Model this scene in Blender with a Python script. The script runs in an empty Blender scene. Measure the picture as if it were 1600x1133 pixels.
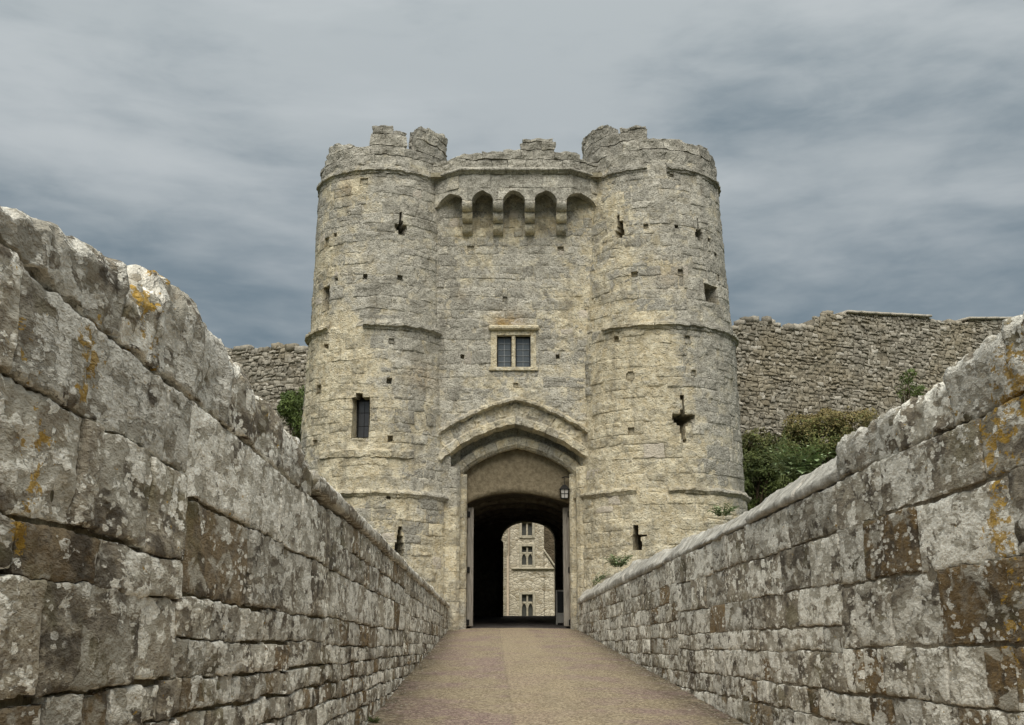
import bpy, math, random
import numpy as np

# ------------------------------------------------------------------ camera
F, CX, CY = 1800.0, 800.0, 566.5          # focal length and centre of the 1600 x 1133 photograph, pixels
PITCH = math.atan((1010.0 - CY) / F)      # horizon (level stone courses) lies at row 1010
EYE = 1.5
sc = bpy.context.scene
cam_d = bpy.data.cameras.new('camera'); cam = bpy.data.objects.new('camera', cam_d)
sc.collection.objects.link(cam); sc.camera = cam
cam.location = (0, 0, EYE); cam.rotation_euler = (math.pi / 2 + PITCH, 0, 0)
cam_d.sensor_width = 36.0; cam_d.lens = F / 1600.0 * 36.0
cam_d.clip_start = 0.05; cam_d.clip_end = 3000.0

# ------------------------------------------------------------------ exposure
vs = sc.view_settings
vs.view_transform = 'Standard'; vs.look = 'None'; vs.gamma = 1.0; vs.use_curve_mapping = False
vs.exposure = 1.25
sc.cycles.adaptive_threshold = 0.02; sc.cycles.max_bounces = 4; sc.cycles.diffuse_bounces = 3

# ------------------------------------------------------------------ sky and sun
SUN_EL, SUN_AZ = math.radians(54), math.radians(-178)   # azimuth from +Y, clockwise: behind the camera, to its left
world = bpy.data.worlds.new('World'); sc.world = world; world.use_nodes = True
wt = world.node_tree; wt.nodes.clear()


class Nodes:
    """small helper to write node trees as expressions"""
    def __init__(self, tree):
        self.t = tree

    def new(self, kind, **kw):
        n = self.t.nodes.new(kind)
        for k, v in kw.items():
            setattr(n, k, v)
        return n

    def put(self, sock, v):
        if isinstance(v, bpy.types.NodeSocket):
            self.t.links.new(v, sock)
        elif isinstance(v, (tuple, list)):
            if sock.type == 'RGBA' and len(v) == 3:
                v = tuple(v) + (1.0,)
            sock.default_value = v
        else:
            sock.default_value = v

    def math(self, op, a, b=0.0, c=0.0, clamp=False):
        n = self.new('ShaderNodeMath', operation=op, use_clamp=clamp)
        self.put(n.inputs[0], a); self.put(n.inputs[1], b); self.put(n.inputs[2], c)
        return n.outputs[0]

    def vmath(self, op, a, b=(0, 0, 0)):
        n = self.new('ShaderNodeVectorMath', operation=op)
        self.put(n.inputs[0], a); self.put(n.inputs[1], b)
        return n.outputs[0]

    def noise(self, vec, scale, detail=4.0, rough=0.55, dist=0.0):
        n = self.new('ShaderNodeTexNoise')
        self.put(n.inputs['Vector'], vec)
        n.inputs['Scale'].default_value = scale; n.inputs['Detail'].default_value = detail
        n.inputs['Roughness'].default_value = rough; n.inputs['Distortion'].default_value = dist
        return n.outputs['Fac']

    def voronoi(self, vec, scale, feature='F1', rand=1.0, out='Distance'):
        n = self.new('ShaderNodeTexVoronoi', feature=feature)
        self.put(n.inputs['Vector'], vec); n.inputs['Scale'].default_value = scale
        n.inputs['Randomness'].default_value = rand
        return n.outputs[out]

    def step(self, v, a, b, lo=0.0, hi=1.0):
        n = self.new('ShaderNodeMapRange', interpolation_type='SMOOTHSTEP')
        self.put(n.inputs[0], v); self.put(n.inputs[1], a); self.put(n.inputs[2], b)
        self.put(n.inputs[3], lo); self.put(n.inputs[4], hi)
        return n.outputs[0]

    def mix(self, f, a, b, mode='MIX'):
        n = self.new('ShaderNodeMix', data_type='RGBA', blend_type=mode)
        self.put(n.inputs[0], f); self.put(n.inputs[6], a); self.put(n.inputs[7], b)
        return n.outputs[2]

    def sep(self, v):
        n = self.new('ShaderNodeSeparateXYZ'); self.put(n.inputs[0], v); return n.outputs

    def comb(self, x, y, z):
        n = self.new('ShaderNodeCombineXYZ')
        self.put(n.inputs[0], x); self.put(n.inputs[1], y); self.put(n.inputs[2], z); return n.outputs[0]


W = Nodes(wt)
tc = W.new('ShaderNodeTexCoord')
dirn = tc.outputs['Generated']
dx_, dy_, dz_ = W.sep(dirn)[0:3]
zup = W.math('MAXIMUM', dz_, 0.0)
den = W.math('ADD', zup, 0.10)
flat = W.comb(W.math('DIVIDE', dx_, den), W.math('DIVIDE', dy_, den), 0.0)      # cloud deck seen in perspective
sq = W.vmath('MULTIPLY', flat, (0.75, 1.1, 1.0))
sq = W.vmath('ADD', sq, (3.7, 1.3, 0.0))
soft_ = W.vmath('MULTIPLY', dirn, (0.8, 0.8, 3.0))
big = W.noise(W.vmath('ADD', soft_, (0.35, 0.0, 0.15)), 1.9, 3.0, 0.5, 0.1)
mid = W.noise(soft_, 4.6, 7.0, 0.56, 0.15)
fine_ = W.noise(W.vmath('MULTIPLY', dirn, (1.0, 1.0, 2.8)), 15.0, 4.0, 0.55, 0.3)
cover = W.math('ADD', W.math('ADD', W.math('MULTIPLY', big, 0.50), W.math('MULTIPLY', mid, 0.34)), W.math('MULTIPLY', fine_, 0.16))
cover = W.math('ADD', cover, W.math('MULTIPLY', W.step(zup, 0.25, 0.46), 0.15))
cl = W.step(cover, 0.41, 0.68)
deck = W.mix(cl, (0.120, 0.162, 0.184), (0.372, 0.400, 0.400))
wisp = W.math('MULTIPLY', W.step(W.noise(W.vmath('ADD', W.vmath('MULTIPLY', dirn, (0.8, 0.8, 3.6)), (2.0, 0.7, 0.0)), 3.4, 5.0, 0.52, 0.15), 0.47, 0.72), 0.55)
deck = W.mix(wisp, deck, (0.50, 0.52, 0.515))
over = W.math('ADD', 0.62, W.math('MULTIPLY', zup, 0.95))                         # overcast sky brightens towards the zenith
deck = W.vmath('SCALE', deck); deck.node.inputs['Scale'].default_value = 1.0
W.put(deck.node.inputs['Scale'], W.math('MULTIPLY', over, 4.9))
sky = W.new('ShaderNodeTexSky', sky_type='NISHITA', sun_disc=False)
sky.sun_elevation = SUN_EL; sky.sun_rotation = SUN_AZ
allsky = W.mix(0.93, sky.outputs[0], deck)
bg = W.new('ShaderNodeBackground'); W.put(bg.inputs[0], allsky); bg.inputs[1].default_value = 0.1
wo = W.new('ShaderNodeOutputWorld'); wt.links.new(bg.outputs[0], wo.inputs[0])

sun_d = bpy.data.lights.new('sun', 'SUN'); sun = bpy.data.objects.new('sun', sun_d); sc.collection.objects.link(sun)
sun_d.energy = 1.5; sun_d.angle = math.radians(50); sun_d.color = (1.0, 0.95, 0.86)
sun.rotation_euler = (math.pi / 2 - SUN_EL, 0, math.pi - SUN_AZ)
sun.location = (-10, -20, 30)

# ------------------------------------------------------------------ measuring helpers
random.seed(7)
rng = np.random.default_rng(11)
cs, sn = math.cos(PITCH), math.sin(PITCH)


def ray(px, py):
    a = (px - CX) / F; b = (CY - py) / F
    return np.array([a, cs - b * sn, sn + b * cs])


def ph(px, py, Y):
    """metres (x, z) of a photograph pixel on the upright plane at distance Y"""
    r = ray(px, py); t = Y / r[1]
    return r[0] * t, EYE + r[2] * t


# gradient noise -----------------------------------------------------------
_perm = rng.permutation(256); _perm = np.concatenate([_perm, _perm, _perm])
_g = rng.normal(size=(256, 3)); _g /= np.linalg.norm(_g, axis=1)[:, None]


def pnoise(P):
    P = np.asarray(P, float); I = np.floor(P).astype(int); f = P - I; I &= 255
    u = f * f * f * (f * (f * 6 - 15) + 10); out = np.zeros(len(P))
    for i in (0, 1):
        for j in (0, 1):
            for k in (0, 1):
                h = _perm[_perm[_perm[(I[:, 0] + i) & 255] + ((I[:, 1] + j) & 255)] + ((I[:, 2] + k) & 255)]
                g = _g[h]
                d = g[:, 0] * (f[:, 0] - i) + g[:, 1] * (f[:, 1] - j) + g[:, 2] * (f[:, 2] - k)
                w = (u[:, 0] if i else 1 - u[:, 0]) * (u[:, 1] if j else 1 - u[:, 1]) * (u[:, 2] if k else 1 - u[:, 2])
                out += w * d
    return out * 1.6


def fbm(P, octv=3, gain=0.5):
    P = np.asarray(P, float); a = 1.0; s = np.zeros(len(P)); q = P.copy()
    for o in range(octv):
        s += a * pnoise(q + 17.3 * o); a *= gain; q = q * 2.03
    return s


# ------------------------------------------------------------------ object helpers
COL = sc.collection


def mesh_from(V, Fc, mat, tint=None, smooth=True, name='m'):
    me = bpy.data.meshes.new(name)
    V = np.asarray(V, np.float32)
    me.from_pydata(V.tolist(), [], Fc)
    if mat:
        for m in (mat if isinstance(mat, (list, tuple)) else [mat]):
            me.materials.append(m)
    if smooth:
        me.polygons.foreach_set('use_smooth', np.ones(len(me.polygons), bool))
    if tint is not None:
        t = np.asarray(tint, np.float32)
        if t.ndim == 1:
            t = np.tile(t, (len(V), 1))
        at = me.attributes.new('tint', 'FLOAT_COLOR', 'POINT')
        at.data.foreach_set('color', t.ravel())
    return me


def link(name, me, parent=None, kind=None, label=None, cat=None, group=None):
    o = bpy.data.objects.new(name, me); COL.objects.link(o)
    if parent is not None:
        o.parent = parent
    if kind: o['kind'] = kind
    if label: o['label'] = label
    if cat: o['category'] = cat
    if group: o['group'] = group
    return o


def thing(name, label, cat, group=None):
    return link(name, None, None, None, label, cat, group)


def make(name, V, Fc, mat, parent=None, tint=None, smooth=True, **kw):
    return link(name, mesh_from(V, Fc, mat, tint, smooth, name), parent, **kw)


class Soup:
    """collects pieces: vertices, faces, tint; can come out joined or one by one"""
    def __init__(self):
        self.V = []; self.F = []; self.T = []; self.n = 0

    def add(self, V, Fc, t=None):
        V = np.asarray(V, float); self.V.append(V)
        self.F += [tuple(i + self.n for i in f) for f in Fc]
        t = np.asarray((0.5, 0, 0, 0) if t is None else t, float)
        if t.ndim == 1: t = np.tile(t, (len(V), 1))
        self.T.append(t); self.n += len(V)

    def arrays(self):
        return np.concatenate(self.V), self.F, np.concatenate(self.T)

    def build(self, name, mat, parent=None, smooth=True, **kw):
        V, Fc, T = self.arrays()
        return make(name, V, Fc, mat, parent, T, smooth, **kw)


def box(x0, x1, y0, y1, z0, z1):
    V = [(x, y, z) for x in (x0, x1) for y in (y0, y1) for z in (z0, z1)]
    Fc = [(0, 1, 3, 2), (4, 6, 7, 5), (0, 4, 5, 1), (2, 3, 7, 6), (0, 2, 6, 4), (1, 5, 7, 3)]
    return np.array(V, float), Fc


def bevel_box(x0, x1, y0, y1, z0, z1, b=0.01):
    """box with chamfered edges (24 corner points)"""
    V = []; idx = {}
    X = (x0, x1); Y = (y0, y1); Z = (z0, z1)
    for i in (0, 1):
        for j in (0, 1):
            for k in (0, 1):
                p = np.array([X[i], Y[j], Z[k]]); s = np.array([1 - 2 * i, 1 - 2 * j, 1 - 2 * k]) * b
                for ax in range(3):
                    q = p + s; q[ax] = p[ax]
                    idx[(i, j, k, ax)] = len(V); V.append(q)
    Fc = []
    for ax in range(3):
        o = [a for a in range(3) if a != ax]
        for side in (0, 1):
            quad = []
            for (a, c) in ((0, 0), (1, 0), (1, 1), (0, 1)):
                key = [0, 0, 0]; key[ax] = side; key[o[0]] = a; key[o[1]] = c
                quad.append(idx[tuple(key) + (ax,)])
            Fc.append(tuple(quad))
    for ax in range(3):                      # edge chamfers along axis ax
        o = [a for a in range(3) if a != ax]
        for a in (0, 1):
            for c in (0, 1):
                k0 = [0, 0, 0]; k0[o[0]] = a; k0[o[1]] = c; k1 = list(k0); k1[ax] = 1
                Fc.append((idx[tuple(k0) + (o[0],)], idx[tuple(k0) + (o[1],)], idx[tuple(k1) + (o[1],)], idx[tuple(k1) + (o[0],)]))
    for i in (0, 1):
        for j in (0, 1):
            for k in (0, 1):
                Fc.append(tuple(idx[(i, j, k, a)] for a in range(3)))
    return np.array(V), Fc


def tube(pts, r, n=8):
    pts = np.asarray(pts, float); V = []; Fc = []
    r = np.broadcast_to(r, (len(pts),))
    for i, p in enumerate(pts):
        t = pts[min(i + 1, len(pts) - 1)] - pts[max(i - 1, 0)]; t /= np.linalg.norm(t) + 1e-9
        a = np.cross(t, (0, 0, 1) if abs(t[2]) < 0.9 else (1, 0, 0)); a /= np.linalg.norm(a); b = np.cross(t, a)
        for k in range(n):
            w = 2 * math.pi * k / n
            V.append(p + r[i] * (a * math.cos(w) + b * math.sin(w)))
    for i in range(len(pts) - 1):
        for k in range(n):
            Fc.append((i * n + k, i * n + (k + 1) % n, (i + 1) * n + (k + 1) % n, (i + 1) * n + k))
    Fc.append(tuple(range(n))); Fc.append(tuple((len(pts) - 1) * n + k for k in range(n)))
    return np.array(V), Fc


# ------------------------------------------------------------------ materials
def base_mat(name):
    m = bpy.data.materials.new(name); m.use_nodes = True
    t = m.node_tree; t.nodes.clear(); N = Nodes(t)
    out = N.new('ShaderNodeOutputMaterial'); b = N.new('ShaderNodeBsdfPrincipled')
    t.links.new(b.outputs[0], out.inputs[0])
    b.inputs['Roughness'].default_value = 0.9
    b.inputs['Specular IOR Level'].default_value = 0.25
    N.bsdf = b
    N.pos = N.new('ShaderNodeNewGeometry').outputs['Position']
    return m, N


def bump(N, h, dist, strength=1.0, normal=None):
    n = N.new('ShaderNodeBump'); n.inputs['Strength'].default_value = strength; n.inputs['Distance'].default_value = dist
    N.put(n.inputs['Height'], h)
    if normal is not None: N.put(n.inputs['Normal'], normal)
    return n.outputs[0]


def tint_of(N):
    a = N.new('ShaderNodeAttribute', attribute_name='tint')
    s = N.new('ShaderNodeSeparateColor'); N.put(s.inputs[0], a.outputs['Color'])
    return s.outputs[0], s.outputs[1], s.outputs[2], a.outputs['Alpha']


def castle_stone(name, bright=1.0):
    """weathered limestone ashlar: grey lichened skin over cream stone. tint = random, cream, orange lichen, grime and painted arch shade"""
    m, N = base_mat(name); R, G, B, A = tint_of(N); p = N.pos
    n2 = N.noise(p, 4.5, 4, 0.68); n3 = N.noise(p, 24, 3, 0.7); n4 = N.noise(p, 2.1, 4, 0.65, 0.5)
    warm = N.math('ADD', G, N.math('MULTIPLY', N.math('SUBTRACT', n4, 0.5), 1.9))
    warm = N.math('ADD', warm, N.math('MULTIPLY', N.math('SUBTRACT', R, 0.5), 0.35))
    warm = N.step(warm, 0.06, 0.74)
    k = bright
    grey = N.mix(N.step(n3, 0.34, 0.66), (0.215 * k, 0.202 * k, 0.168 * k), (0.465 * k, 0.442 * k, 0.38 * k))
    grey = N.mix(N.math('MULTIPLY', N.step(n2, 0.46, 0.62), 0.55), grey, (0.47 * k, 0.45 * k, 0.385 * k))
    cream = N.mix(N.step(n2, 0.3, 0.72), (0.41 * k, 0.345 * k, 0.222 * k), (0.58 * k, 0.53 * k, 0.40 * k))
    c = N.mix(warm, grey, cream)
    # pale crustose lichen, dark algae, moss green
    c = N.mix(N.math('MULTIPLY', N.step(N.noise(p, 10.5, 4, 0.7), 0.55, 0.63), 0.55), c, (0.52 * k, 0.50 * k, 0.43 * k))
    c = N.mix(N.math('MULTIPLY', N.step(N.noise(p, 15.5, 3, 0.72), 0.545, 0.65), 0.58), c, (0.115, 0.102, 0.076))
    c = N.mix(N.math('MULTIPLY', N.step(N.noise(p, 1.5, 5, 0.64, 0.8), 0.50, 0.63), 0.45), c, (0.185, 0.17, 0.135))
    run = N.noise(N.vmath('MULTIPLY', p, (2.6, 2.6, 0.22)), 1.0, 4, 0.6)
    c = N.mix(N.math('MULTIPLY', N.step(run, 0.53, 0.70), 0.38), c, (0.17, 0.155, 0.125))       # rain streaks
    c = N.mix(N.math('MULTIPLY', B, N.step(n2, 0.3, 0.6)), c, (0.40, 0.255, 0.085))
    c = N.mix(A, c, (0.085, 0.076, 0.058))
    c = N.mix(N.math('MULTIPLY', A, -0.75), c, (0.53, 0.475, 0.40))            # pale replacement stones
    v = N.math('ADD', 0.80, N.math('MULTIPLY', R, 0.40))
    sc_ = N.vmath('SCALE', c); N.put(sc_.node.inputs['Scale'], v)
    N.put(N.bsdf.inputs['Base Color'], sc_)
    pits = N.step(N.voronoi(p, 9.0), 0.05, 0.32)
    h = N.math('ADD', N.math('MULTIPLY', n2, 1.0), N.math('MULTIPLY', n3, 0.5))
    h = N.math('ADD', h, N.math('MULTIPLY', pits, 0.22))
    N.put(N.bsdf.inputs['Normal'], bump(N, h, 0.09, 1.0))
    return m


def lichen_stone(name):
    """coarse grey-brown parapet stone under crusts of lichen. tint = random, brown, orange lichen, white lichen"""
    m, N = base_mat(name); R, G, B, A = tint_of(N); p = N.pos
    p = N.vmath('MULTIPLY', p, (1.0, 0.46, 1.0))               # colonies spread along the beds of the wall
    off = N.vmath('ADD', p, N.comb(N.math('MULTIPLY', R, 9.0), 0.0, N.math('MULTIPLY', R, 5.0)))
    n1 = N.noise(off, 2.2, 4, 0.6, 0.3); n2 = N.noise(off, 13, 4, 0.65); n3 = N.noise(p, 60, 3, 0.7)
    A = N.math('ADD', A, N.math('MULTIPLY', N.math('SUBTRACT', N.noise(p, 1.9, 3, 0.55), 0.5), 2.2), clamp=True)
    base = N.mix(N.step(n1, 0.32, 0.68), (0.118, 0.099, 0.073), (0.30, 0.265, 0.205))
    base = N.mix(N.step(n2, 0.42, 0.66), base, (0.33, 0.292, 0.22))
    base = N.mix(N.math('MULTIPLY', G, N.step(n2, 0.25, 0.6)), base, (0.165, 0.108, 0.045))
    base = N.mix(N.math('MULTIPLY', N.step(n3, 0.54, 0.68), 0.55), base, (0.045, 0.036, 0.027))
    # dark algae sheets
    base = N.mix(N.math('MULTIPLY', N.step(N.noise(off, 4.5, 4, 0.62, 0.5), 0.52, 0.60), 0.72), base, (0.050, 0.041, 0.031))
    base = N.mix(N.math('MULTIPLY', N.step(N.noise(p, 3.2, 4, 0.6), 0.54, 0.66), 0.35), base, (0.13, 0.115, 0.042))
    # grey lichen film
    film = N.step(N.noise(off, 6.0, 5, 0.62, 0.6), N.math('SUBTRACT', 0.585, N.math('MULTIPLY', A, 0.18)), N.math('SUBTRACT', 0.645, N.math('MULTIPLY', A, 0.17)))
    c = N.mix(N.math('MULTIPLY', film, 0.8), base, N.mix(n3, (0.29, 0.268, 0.212), (0.49, 0.46, 0.385)))
    # raised white crusts, large and small round colonies
    cr = N.noise(off, 8.0, 6, 0.62, 0.25)
    crust = N.step(cr, N.math('SUBTRACT', 0.630, N.math('MULTIPLY', A, 0.15)), N.math('SUBTRACT', 0.645, N.math('MULTIPLY', A, 0.148)))
    wob = N.vmath('ADD', off, N.vmath('MULTIPLY', N.comb(n3, n2, n3), (0.02, 0.02, 0.02)))
    sp = N.voronoi(wob, 24.0)
    keep = N.step(N.noise(off, 3.1, 3, 0.5), 0.50, 0.60)
    spots = N.math('MULTIPLY', N.step(sp, 0.36, 0.30), keep)
    rv = N.new('ShaderNodeTexVoronoi'); N.put(rv.inputs['Vector'], N.vmath('ADD', off, N.vmath('MULTIPLY', N.comb(n2, n3, n2), (0.07, 0.07, 0.07)))); rv.inputs['Scale'].default_value = 8.5
    rsz = N.math('SUBTRACT', N.math('MULTIPLY', N.sep(rv.outputs['Color'])[0], N.math('ADD', 0.28, N.math('MULTIPLY', A, 0.5))), 0.12)
    spots = N.math('MAXIMUM', spots, N.step(N.math('SUBTRACT', rv.outputs['Distance'], rsz), 0.02, -0.02))
    big_crust = crust
    fine = N.step(n2, N.math('SUBTRACT', 0.63, N.math('MULTIPLY', A, 0.10)), N.math('SUBTRACT', 0.67, N.math('MULTIPLY', A, 0.10)))
    crust = N.math('MAXIMUM', N.math('MAXIMUM', crust, N.math('MULTIPLY', spots, 0.9)), N.math('MULTIPLY', fine, 0.8))
    pale = N.mix(N.step(n3, 0.3, 0.7), (0.49, 0.465, 0.395), (0.80, 0.77, 0.68))
    c = N.mix(crust, c, pale)
    orange = N.step(N.noise(p, 17.0, 4, 0.7, 0.3), N.math('SUBTRACT', 0.68, N.math('MULTIPLY', B, 0.21)), N.math('SUBTRACT', 0.72, N.math('MULTIPLY', B, 0.20)))
    c = N.mix(N.math('MULTIPLY', orange, 0.85), c, N.mix(n3, (0.24, 0.135, 0.02), (0.50, 0.31, 0.04)))
    v = N.math('ADD', 0.95, N.math('MULTIPLY', R, 0.55))
    s_ = N.vmath('SCALE', c); N.put(s_.node.inputs['Scale'], v)
    N.put(N.bsdf.inputs['Base Color'], s_)
    h1 = N.math('ADD', N.math('MULTIPLY', n2, 1.0), N.math('MULTIPLY', big_crust, 0.28))
    h = N.math('ADD', h1, N.math('MULTIPLY', n3, 0.42))
    N.put(N.bsdf.inputs['Normal'], bump(N, h, 0.030, 1.0))
    return m


def mortar_mat(name, c0, c1, scale=20.0):
    m, N = base_mat(name); p = N.pos
    n = N.noise(p, scale, 6, 0.7); n2 = N.noise(p, scale * 0.12, 4, 0.6)
    c = N.mix(N.step(n, 0.3, 0.7), c0, c1)
    c = N.mix(N.math('MULTIPLY', N.step(n2, 0.45, 0.65), 0.5), c, tuple(x * 0.55 for x in c0))
    N.put(N.bsdf.inputs['Base Color'], c)
    N.put(N.bsdf.inputs['Normal'], bump(N, n, 0.4 / scale, 0.9))
    return m


def rubble_mat(name, dark, light, scale):
    """rubble walling too far away to tell its stones apart"""
    m, N = base_mat(name); p = N.pos
    q = N.vmath('MULTIPLY', p, (1, 1, 1.7))
    n = N.noise(p, scale * 3, 4, 0.7)
    ce = N.new('ShaderNodeTexVoronoi'); N.put(ce.inputs['Vector'], q); ce.inputs['Scale'].default_value = scale
    cv = N.sep(ce.outputs['Color'])[0]
    ed = N.voronoi(q, scale, 'DISTANCE_TO_EDGE')
    c = N.mix(cv, dark, light)
    c = N.mix(N.step(n, 0.5, 0.72), c, tuple(0.6 * x for x in dark))
    c = N.mix(N.step(ed, 0.02, 0.16, 0.8, 0.0), c, tuple(0.72 * x for x in light))
    big_ = N.noise(p, 0.45, 4, 0.6)
    c = N.mix(N.math('MULTIPLY', N.step(big_, 0.45, 0.65), 0.55), c, tuple(0.55 * x for x in light))
    N.put(N.bsdf.inputs['Base Color'], c)
    h = N.math('ADD', N.step(ed, 0.0, 0.14), N.math('MULTIPLY', n, 0.5))
    N.put(N.bsdf.inputs['Normal'], bump(N, h, 0.04, 0.8))
    return m


def plain(name, col, rough=0.7, metal=0.0, var=0.25, scale=12.0, spec=0.3):
    m, N = base_mat(name); n = N.noise(N.pos, scale, 5, 0.65)
    a = tuple(c * (1 - var) for c in col); b = tuple(min(1, c * (1 + var)) for c in col)
    N.put(N.bsdf.inputs['Base Color'], N.mix(N.step(n, 0.3, 0.7), a, b))
    N.bsdf.inputs['Roughness'].default_value = rough; N.bsdf.inputs['Metallic'].default_value = metal
    N.bsdf.inputs['Specular IOR Level'].default_value = spec
    N.put(N.bsdf.inputs['Normal'], bump(N, n, 0.01, 0.5))
    return m


def wood_mat(name, c0, c1):
    m, N = base_mat(name)
    q = N.vmath('MULTIPLY', N.pos, (14, 14, 0.9))
    n = N.noise(q, 2.0, 6, 0.65, 0.6)
    N.put(N.bsdf.inputs['Base Color'], N.mix(N.step(n, 0.3, 0.7), c0, c1))
    N.put(N.bsdf.inputs['Normal'], bump(N, n, 0.01, 0.6)); N.bsdf.inputs['Roughness'].default_value = 0.8
    return m


def leaf_mat(name, c0, c1, dry=None):
    m, N = base_mat(name); R, G, B, A = tint_of(N)
    c = N.mix(R, c0, c1)
    if dry: c = N.mix(G, c, dry)
    N.put(N.bsdf.inputs['Base Color'], c); N.bsdf.inputs['Roughness'].default_value = 0.6
    N.bsdf.inputs['Subsurface Weight'].default_value = 0.0
    return m


M_CASTLE = castle_stone('limestone_ashlar', 1.24)
M_LICHEN = lichen_stone('lichened_stone')
M_MORT_C = mortar_mat('castle_mortar', (0.20, 0.175, 0.115), (0.40, 0.36, 0.26), 14)
M_MORT_P = mortar_mat('parapet_mortar', (0.085, 0.072, 0.040), (0.22, 0.185, 0.11), 34)
M_MORT_R = mortar_mat('lime_mortar', (0.17, 0.14, 0.095), (0.36, 0.315, 0.235), 30)
M_COPING = mortar_mat('pale_coping_stone', (0.33, 0.31, 0.265), (0.68, 0.655, 0.58), 6)
M_MORT_K = mortar_mat('curtain_mortar', (0.14, 0.12, 0.088), (0.27, 0.24, 0.18), 12)
M_RUBBLE = rubble_mat('courtyard_rubble', (0.34, 0.285, 0.19), (0.78, 0.71, 0.56), 4.2)
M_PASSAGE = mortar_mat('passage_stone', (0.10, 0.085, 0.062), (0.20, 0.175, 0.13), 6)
M_DRESSED = plain('dressed_stone', (0.43, 0.39, 0.295), 0.85, 0, 0.25, 9)
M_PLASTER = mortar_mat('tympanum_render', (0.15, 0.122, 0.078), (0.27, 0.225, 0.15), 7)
M_OAK = wood_mat('weathered_oak', (0.16, 0.14, 0.115), (0.34, 0.31, 0.265))
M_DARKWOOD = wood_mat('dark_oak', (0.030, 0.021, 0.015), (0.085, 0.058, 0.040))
M_IRON = plain('black_iron', (0.018, 0.017, 0.016), 0.55, 0.6, 0.3, 30)
M_LEAD = plain('lead_came', (0.30, 0.31, 0.31), 0.5, 0.3, 0.15, 30)
M_PIPE = plain('drainpipe_paint', (0.36, 0.29, 0.21), 0.6, 0, 0.2, 10)
M_WHITE = plain('white_board', (0.40, 0.38, 0.34), 0.6, 0, 0.1, 10)
M_BLACK = plain('black_board', (0.02, 0.02, 0.02), 0.5, 0, 0.2, 10)


def glass_mat(name, col, rough=0.08):
    m, N = base_mat(name)
    n = N.noise(N.pos, 6.0, 3, 0.5)
    N.put(N.bsdf.inputs['Base Color'], N.mix(n, tuple(c * 0.8 for c in col), col))
    N.bsdf.inputs['Roughness'].default_value = rough; N.bsdf.inputs['Specular IOR Level'].default_value = 0.9
    N.put(N.bsdf.inputs['Normal'], bump(N, n, 0.02, 0.35))
    return m


M_GLASS = glass_mat('window_glass', (0.10, 0.115, 0.125), 0.15)
M_GLASS_B = glass_mat('courtyard_glass', (0.075, 0.078, 0.068), 0.35)
M_GLASS_D = glass_mat('dark_glass', (0.035, 0.034, 0.036), 0.3)


def lamp_glass():
    m, N = base_mat('frosted_lamp_glass')
    N.bsdf.inputs['Base Color'].default_value = (0.40, 0.38, 0.35, 1); N.bsdf.inputs['Roughness'].default_value = 0.4
    return m


M_LAMPGLASS = lamp_glass()


# ------------------------------------------------------------------ surfaces that carry masonry
class Plane:
    """upright wall through (x0,y0) along a plan direction; s runs along it, d stands out towards the viewer side"""
    def __init__(self, x0, y0, x1, y1, side=1):
        self.o = np.array([x0, y0]); t = np.array([x1 - x0, y1 - y0]); self.len = np.linalg.norm(t); self.t = t / self.len
        self.n = np.array([self.t[1], -self.t[0]]) * side

    def pos(self, s, z, d):
        s, z, d = np.broadcast_arrays(np.asarray(s, float), np.asarray(z, float), np.asarray(d, float))
        return np.stack([self.o[0] + self.t[0] * s + self.n[0] * d, self.o[1] + self.t[1] * s + self.n[1] * d, z], -1)

    def at(self, px, py, d=0.0):
        r = ray(px, py); o = self.o + self.n * d
        A = np.array([[r[0], -self.t[0]], [r[1], -self.t[1]]]); k = np.linalg.solve(A, o)
        return k[1], EYE + r[2] * k[0]


class Drum:
    """battered round tower; s = angle * 2.5 measured from the side that faces the bridge"""
    R0 = 2.5

    def __init__(self, cx, cy, prof):
        self.c = (cx, cy); self.pz = [p[0] for p in prof]; self.pr = [p[1] for p in prof]

    def r(self, z):
        return np.interp(z, self.pz, self.pr)

    def pos(self, s, z, d):
        s, z, d = np.broadcast_arrays(np.asarray(s, float), np.asarray(z, float), np.asarray(d, float))
        a = s / self.R0; rr = self.r(z) + d
        return np.stack([self.c[0] + rr * np.sin(a), self.c[1] - rr * np.cos(a), z], -1)

    def at(self, px, py, d=0.0):
        r = ray(px, py); R = 2.4
        for _ in range(12):
            a = r[0] ** 2 + r[1] ** 2; b = -2 * (r[0] * self.c[0] + r[1] * self.c[1]); c = self.c[0] ** 2 + self.c[1] ** 2 - R * R
            disc = max(b * b - 4 * a * c, 0.0); t = (-b - math.sqrt(disc)) / (2 * a)
            z = EYE + r[2] * t; R = float(self.r(z)) + d
        x, y = r[0] * t - self.c[0], r[1] * t - self.c[1]
        return math.atan2(x, -y) * self.R0, z


class Poly:
    """upright wall over a plan polyline"""
    def __init__(self, pts):
        self.p = np.array(pts, float); seg = np.diff(self.p, axis=0); self.l = np.linalg.norm(seg, axis=1)
        self.cum = np.concatenate([[0], np.cumsum(self.l)]); self.len = self.cum[-1]
        t = seg / self.l[:, None]; n = np.stack([t[:, 1], -t[:, 0]], 1)
        vn = [n[0]] + [(n[i] + n[i + 1]) / (1 + n[i] @ n[i + 1]) for i in range(len(n) - 1)] + [n[-1]]
        self.vn = np.array(vn)

    def pos(self, s, z, d):
        s, z, d = np.broadcast_arrays(np.asarray(s, float), np.asarray(z, float), np.asarray(d, float))
        x = np.interp(s, self.cum, self.p[:, 0]) + d * np.interp(s, self.cum, self.vn[:, 0])
        y = np.interp(s, self.cum, self.p[:, 1]) + d * np.interp(s, self.cum, self.vn[:, 1])
        return np.stack([x, y, z], -1)


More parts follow.
